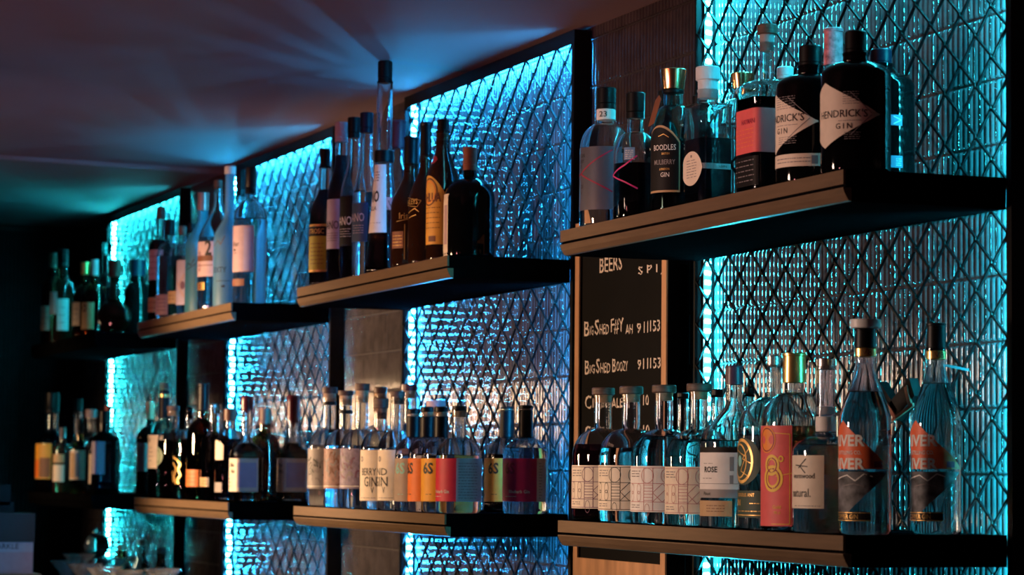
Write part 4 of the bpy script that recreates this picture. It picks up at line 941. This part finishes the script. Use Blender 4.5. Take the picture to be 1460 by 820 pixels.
# paper tag on the copper-stoppered gin
bt = [b for b in BOT if b.get('tag')][0]['obj']
m_ = MB(); zz = bt.z(160); a = bt.az - math.radians(62); rr = bt.R * 0.80
c = np.array([rr * math.cos(a), rr * math.sin(a), zz]); tx = np.array([-math.sin(a), math.cos(a), 0.0]); nn = np.array([math.cos(a), math.sin(a), 0.25])
pts = [c + tx * u * 0.012 + np.array([0, 0, v]) + nn * 0.010 * (0.5 - v / 0.05) for u, v in ((-1, -0.026), (0.6, -0.022), (1.2, 0.018), (0.4, 0.026), (-0.4, 0.018))]
m_.add(pts + [p + nn * 0.0006 for p in pts], [(0, 1, 2, 3, 4), (9, 8, 7, 6, 5)] + [(i, (i + 1) % 5, (i + 1) % 5 + 5, i + 5) for i in range(5)])
o = m_.build('hang_tag', BROWNP, bt.root)
# tag strip at the neck of the plain black-capped triangle-label gin
bt = [b for b in BOT if 'plain black cap' in b['label']][0]['obj']
c0 = np.array([0, 0, bt.z(520)]); q = RT * np.array([1, 1, 0])
m_ = MB().bar(c0 + q * 0.010, c0 + q * 0.045 + np.array([0, 0, -0.007]), 0.0035, side=FW * np.array([1, 1, 0]), dp=0.0008)
m_.build('neck_string', mat('string_blue', (0.3, 0.5, 0.6), 0.7), bt.root)

# ---------------- chalkboard in the gap between the first two bays
YBD = 0.222                                # front of its frame
def on_board(px, py, yv):
    a_ = FW + RT * (px - 730) / F_PX + UP * (410 - py) / F_PX
    return CAM + a_ * ((yv - CAM[1]) / a_[1])
xa, xb = on_board(818.5, 600, YBD)[0], on_board(949, 600, YBD)[0]; zb0 = on_board(824, 822, YBD)[2]; zb1 = ZU + 0.06
root = thing('chalkboard', 'tall pine-framed chalkboard listing beers and prices, hung on the tiled wall', 'chalkboard', ((xa + xb) / 2, YBD + 0.026, zb0))
ox, oy, oz = root.location
hw = (xb - xa) / 2; hh = zb1 - zb0; fwd = 0.020; fd = 0.026
MB().box((-hw + 0.004, -0.020, 0.01), (hw - 0.004, 0.0, hh - 0.01)).build('board', SLATE, root)
for xs in (-hw, hw - fwd):
    st_ = MB().box((xs, -fd, 0), (xs + fwd, -fd + 0.003, hh)).build('frame_stile', PINE, root)
    MB().box((xs, -fd + 0.003, 0), (xs + fwd, 0.0002, hh)).build('shaded_stile_side', SHELF_BLACK, st_)  # stile sides coloured black to stand in for their shade
MB().box((-hw + 0.05, 0.0, 0.1), (hw - 0.05, YW - 0.0055 - YBD - 0.026, hh - 0.1)).build('mounting_block', SHELF_BLACK, root)
MB().box((-hw + fwd, -fd, 0), (hw - fwd, 0.0002, 0.035)).build('frame_rail', PINE, root)
MB().box((-hw + fwd, -fd, hh - 0.03), (hw - fwd, 0.0002, hh)).build('frame_rail', PINE, root)
def chalk(lines, name='lettering'):
    m2 = MB()
    for txt, px0, px1, pyc, hpx in lines:
        vs, fs, wd = text_geo(txt)
        yb = oy - 0.0206
        zc = None
        # anchor points on the board's plane
        def on(px, py):
            a_ = FW + RT * (px - 730) / F_PX + UP * (410 - py) / F_PX
            t = (yb - CAM[1]) / a_[1]; return CAM + a_ * t
        p0 = on(px0, pyc); p1 = on(px1, pyc); h = hpx / proj(p0)[2]
        for f in [fs]:
            m2.add([(p0[0] - ox + (p1[0] - p0[0]) * x_ / wd, yb - oy, p0[2] - oz + (y_ - 0.5) * h + 0.0015 * math.sin(17 * x_)) for x_, y_ in vs], f)
    m2.build(name, CHALK, root)
chalk([('BEERS', 855, 887, 379, 21)]); chalk([('S P I J', 910, 946, 388, 15)])
chalk([('B', 833, 840, 469, 21), ('IG', 841, 846, 472, 13), ('S', 848, 854, 467, 21), ('HED', 855, 868, 470, 14), ('F#Y', 871, 889, 466, 21), ('AH', 892, 902, 470, 13), ('9', 908, 914, 468, 14), ('11', 918, 924, 467, 16), ('153', 927, 941, 465, 16)])
chalk([('B', 834, 840, 524, 20), ('IG', 841, 848, 527, 12), ('S', 850, 855, 522, 20), ('HED', 856, 870, 525, 14), ('B', 873, 878, 521, 19), ('OOZY', 879, 895, 523, 14), ('9', 909, 914, 520, 14), ('11', 917, 924, 519, 15), ('153', 927, 942, 518, 15)])
chalk([('C', 834, 843, 574, 19), ('IDER', 845, 866, 575, 13), ('ALE', 872, 888, 575, 13), ('10', 917, 925, 571, 15)])
chalk([('G', 834, 842, 616, 16), ('INGER', 844, 868, 616, 12), ('10', 917, 926, 613, 13)])

# ---------------- folded timber bracket hooked on the mesh behind the white-stoppered gin
zb = ZL + 0.155
root = thing('hanging_bracket', 'dark V-shaped folded bracket with reddish wooden edges hung on the mesh', 'bracket', (x_at(1282, 0.225, ZL + 0.19), 0.225, zb))
RW = mat('red_wood', (0.30, 0.10, 0.06), 0.5, var=0.3, vs=30)
sc = proj(root.location)[2]
def vp(px, py): return np.array([(px - 1282) / sc * 1.0 / (RT[0] + 1e-9) * 0.0 + (px - 1282) / sc / 0.62, 0, (578 - py) / sc])
for nm, p, q, wd, m2, yo in (('arm', (1250, 524), (1283, 565), 0.016, BLACKP, 0), ('arm', (1276, 562), (1312, 528), 0.030, BLACKP, 0), ('edge_strip', (1252, 530), (1283, 569), 0.007, RW, -0.008), ('edge_strip', (1303, 527), (1311, 555), 0.009, RW, -0.008), ('edge_strip', (1272, 578), (1316, 553), 0.005, RW, -0.008)):
    a_, b_ = vp(*p), vp(*q); a_[1] = b_[1] = yo
    MB().bar(a_, b_, wd, dp=0.014 if yo == 0 else 0.003).build(nm, m2, root)

# ---------------- back counter with glasses under the fourth bay
ZCOUNT = 1.14
root = thing('back_counter', 'dark back counter running along the wall under the shelves', 'counter', (-5.3, 0.0, 0))
MB().box((-0.92, -0.25, ZCOUNT - 0.04), (0.75, YF - 0.003, ZCOUNT)).build('worktop', SHELF_BLACK, root)
MB().box((-0.90, -0.23, 0), (0.73, YF - 0.005, ZCOUNT - 0.04)).build('cabinet', SHELF_BLACK, root)
GL = mat('stemware_glass', (0.97, 0.98, 0.98), 0.03, trans=0.94, ior=1.5)
proto = None
for i, (px, yv) in enumerate(((93, -0.17), (111, -0.02), (119, -0.17), (147, -0.17), (162, 0.0), (176, -0.17), (212, -0.17), (230, -0.05))):
    z1 = ZCOUNT; x = x_at(px, yv, z1)
    o = thing('coupe_glass', 'flared coupe glass in a row on the back counter under the end bay', 'glass', (x, yv, z1), 'coupe glasses on the back counter')
    H = 0.19
    prof = [(0.034, 0.0), (0.034, 0.002), (0.012, 0.006), (0.0045, 0.014), (0.004, H * 0.62), (0.009, H * 0.68), (0.024, H * 0.84), (0.044, H * 0.965), (0.050, H), (0.0485, H), (0.042, H * 0.968), (0.022, H * 0.85), (0.006, H * 0.70)]
    if proto is None:
        a_ = MB().lathe(prof[:5], 24, close=True).build('stem', GL, o, smooth=True); sharp(a_, 40)
        b_ = MB().lathe(prof[4:], 24, close=True).build('bowl', GL, o, smooth=True); sharp(b_, 40)
        proto = (a_.data, b_.data)
    else:
        for nm, me in zip(('stem', 'bowl'), proto):
            c = bpy.data.objects.new(nm, me); COL.objects.link(c); c.parent = o
# round decanter and small bottles between the glasses
x = x_at(136, 0.10, ZCOUNT); o = thing('round_decanter', 'round glass decanter glinting cyan behind the coupe glasses', 'decanter', (x, 0.10, ZCOUNT))
rr = 0.040; zc = 0.205
sharp(MB().lathe([(0.035, 0.0), (0.037, 0.004), (0.030, 0.03), (0.018, 0.10), (0.014, zc - rr)] + [(max(0.012, rr * math.sin(a_)), zc - rr * math.cos(a_)) for a_ in np.linspace(0.4, 2.75, 10)] + [(0.013, zc + rr + 0.004), (0.013, zc + rr + 0.012)], 28).build('glass', CLEAR, o, smooth=True), 50)
for px, yv, H, m2, lb in ((200, 0.16, 0.235, OCHRE, 'bottle with yellow-orange label low on the back counter'), (228, 0.12, 0.225, TAN, 'bottle with tan label low on the back counter'), (172, 0.17, 0.21, BLACKP, 'bottle with black label behind the coupe glasses')):
    x = x_at(px, yv, ZCOUNT); o = thing('mixer_bottle', lb, 'bottle', (x, yv, ZCOUNT), 'bottles on the back counter')
    R_ = 0.032
    sharp(MB().lathe([(R_ * 0.9, 0), (R_, 0.005), (R_, H * 0.55), (R_ * 0.8, H * 0.66), (0.013, H * 0.78), (0.012, H * 0.92)], 24).build('glass', TEALG if m2 is OCHRE else AMBERG, o, smooth=True), 50)
    sharp(MB().lathe([(0.014, H * 0.92), (0.014, H * 0.995), (0.012, H)], 20).build('cap', BROWNCAP, o, smooth=True), 35)
    sharp(MB().lathe([(R_ + 0.0006, H * 0.3), (R_ + 0.0006, H * 0.48)], 24, close=False).build('label', m2, o, smooth=True), 35)

# ---------------- till stand in the far corner with a box and a screen
def on_x(px, py, X):
    a_ = FW + RT * (px - 730) / F_PX + UP * (410 - py) / F_PX
    return CAM + a_ * ((X - CAM[0]) / a_[0])
Xb = -4.0
p0 = on_x(-40, 818, Xb); p1 = on_x(47, 818, Xb); pt = on_x(47, 773, Xb); pm = on_x(47, 775, Xb)
zst = p1[2]
st = thing('till_stand', 'pale-edged till stand in the far corner under the small printed box', 'stand', (Xb - 0.1, (p0[1] + p1[1]) / 2, 0))
MB().box((-0.12, -0.16, zst - 0.025), (0.14, p1[1] - st.location[1] + 0.015, zst)).build('top', BRASS, st)
MB().box((-0.10, -0.14, 0), (0.12, p1[1] - st.location[1] - 0.005, zst - 0.025)).build('pedestal', SHELF_BLACK, st)
bx = thing('carton', 'pale lilac carton printed ARKLE standing on the till stand', 'box', (Xb - 0.06, (p0[1] + p1[1]) / 2, zst))
wy = (p1[1] - p0[1]) / 2; hz = pt[2] - zst
MB().box((-0.06, -wy, 0.0005), (0.055, wy, hz * 1.0)).build('body', flat('carton_lilac', (0.36, 0.28, 0.34)), bx)
MB().box((-0.063, -wy - 0.003, hz), (0.058, wy + 0.003, hz * 1.91)).build('lid', flat('carton_lid', (0.02, 0.016, 0.02)), bx)
MB().box((0.0551, -wy, hz * 0.68), (0.0558, wy, hz * 0.99)).build('band', flat('carton_band', (0.32, 0.36, 0.48)), bx)
vs, fs, wd = text_geo('SPARKLE'); h_ = 0.0145
mm = MB().add([(0.0562, wy * 0.52 - wd * h_ + x_ * h_, hz * 0.78 + y_ * h_) for x_, y_ in vs], fs).build('lettering', INK, bx)
o = MB().box((-0.03, -0.09, 0.0), (-0.02, 0.03, 0.03)).box((-0.05, -0.2, 0.02), (-0.02, 0.02, 0.075)).build('card_terminal', BLACK_METAL)
o.location = (Xb + 0.0, (p0[1] + p1[1]) / 2, zst + hz * 1.91 + 0.0005)
tag(o, 'black card terminal lying on top of the printed carton', 'terminal')
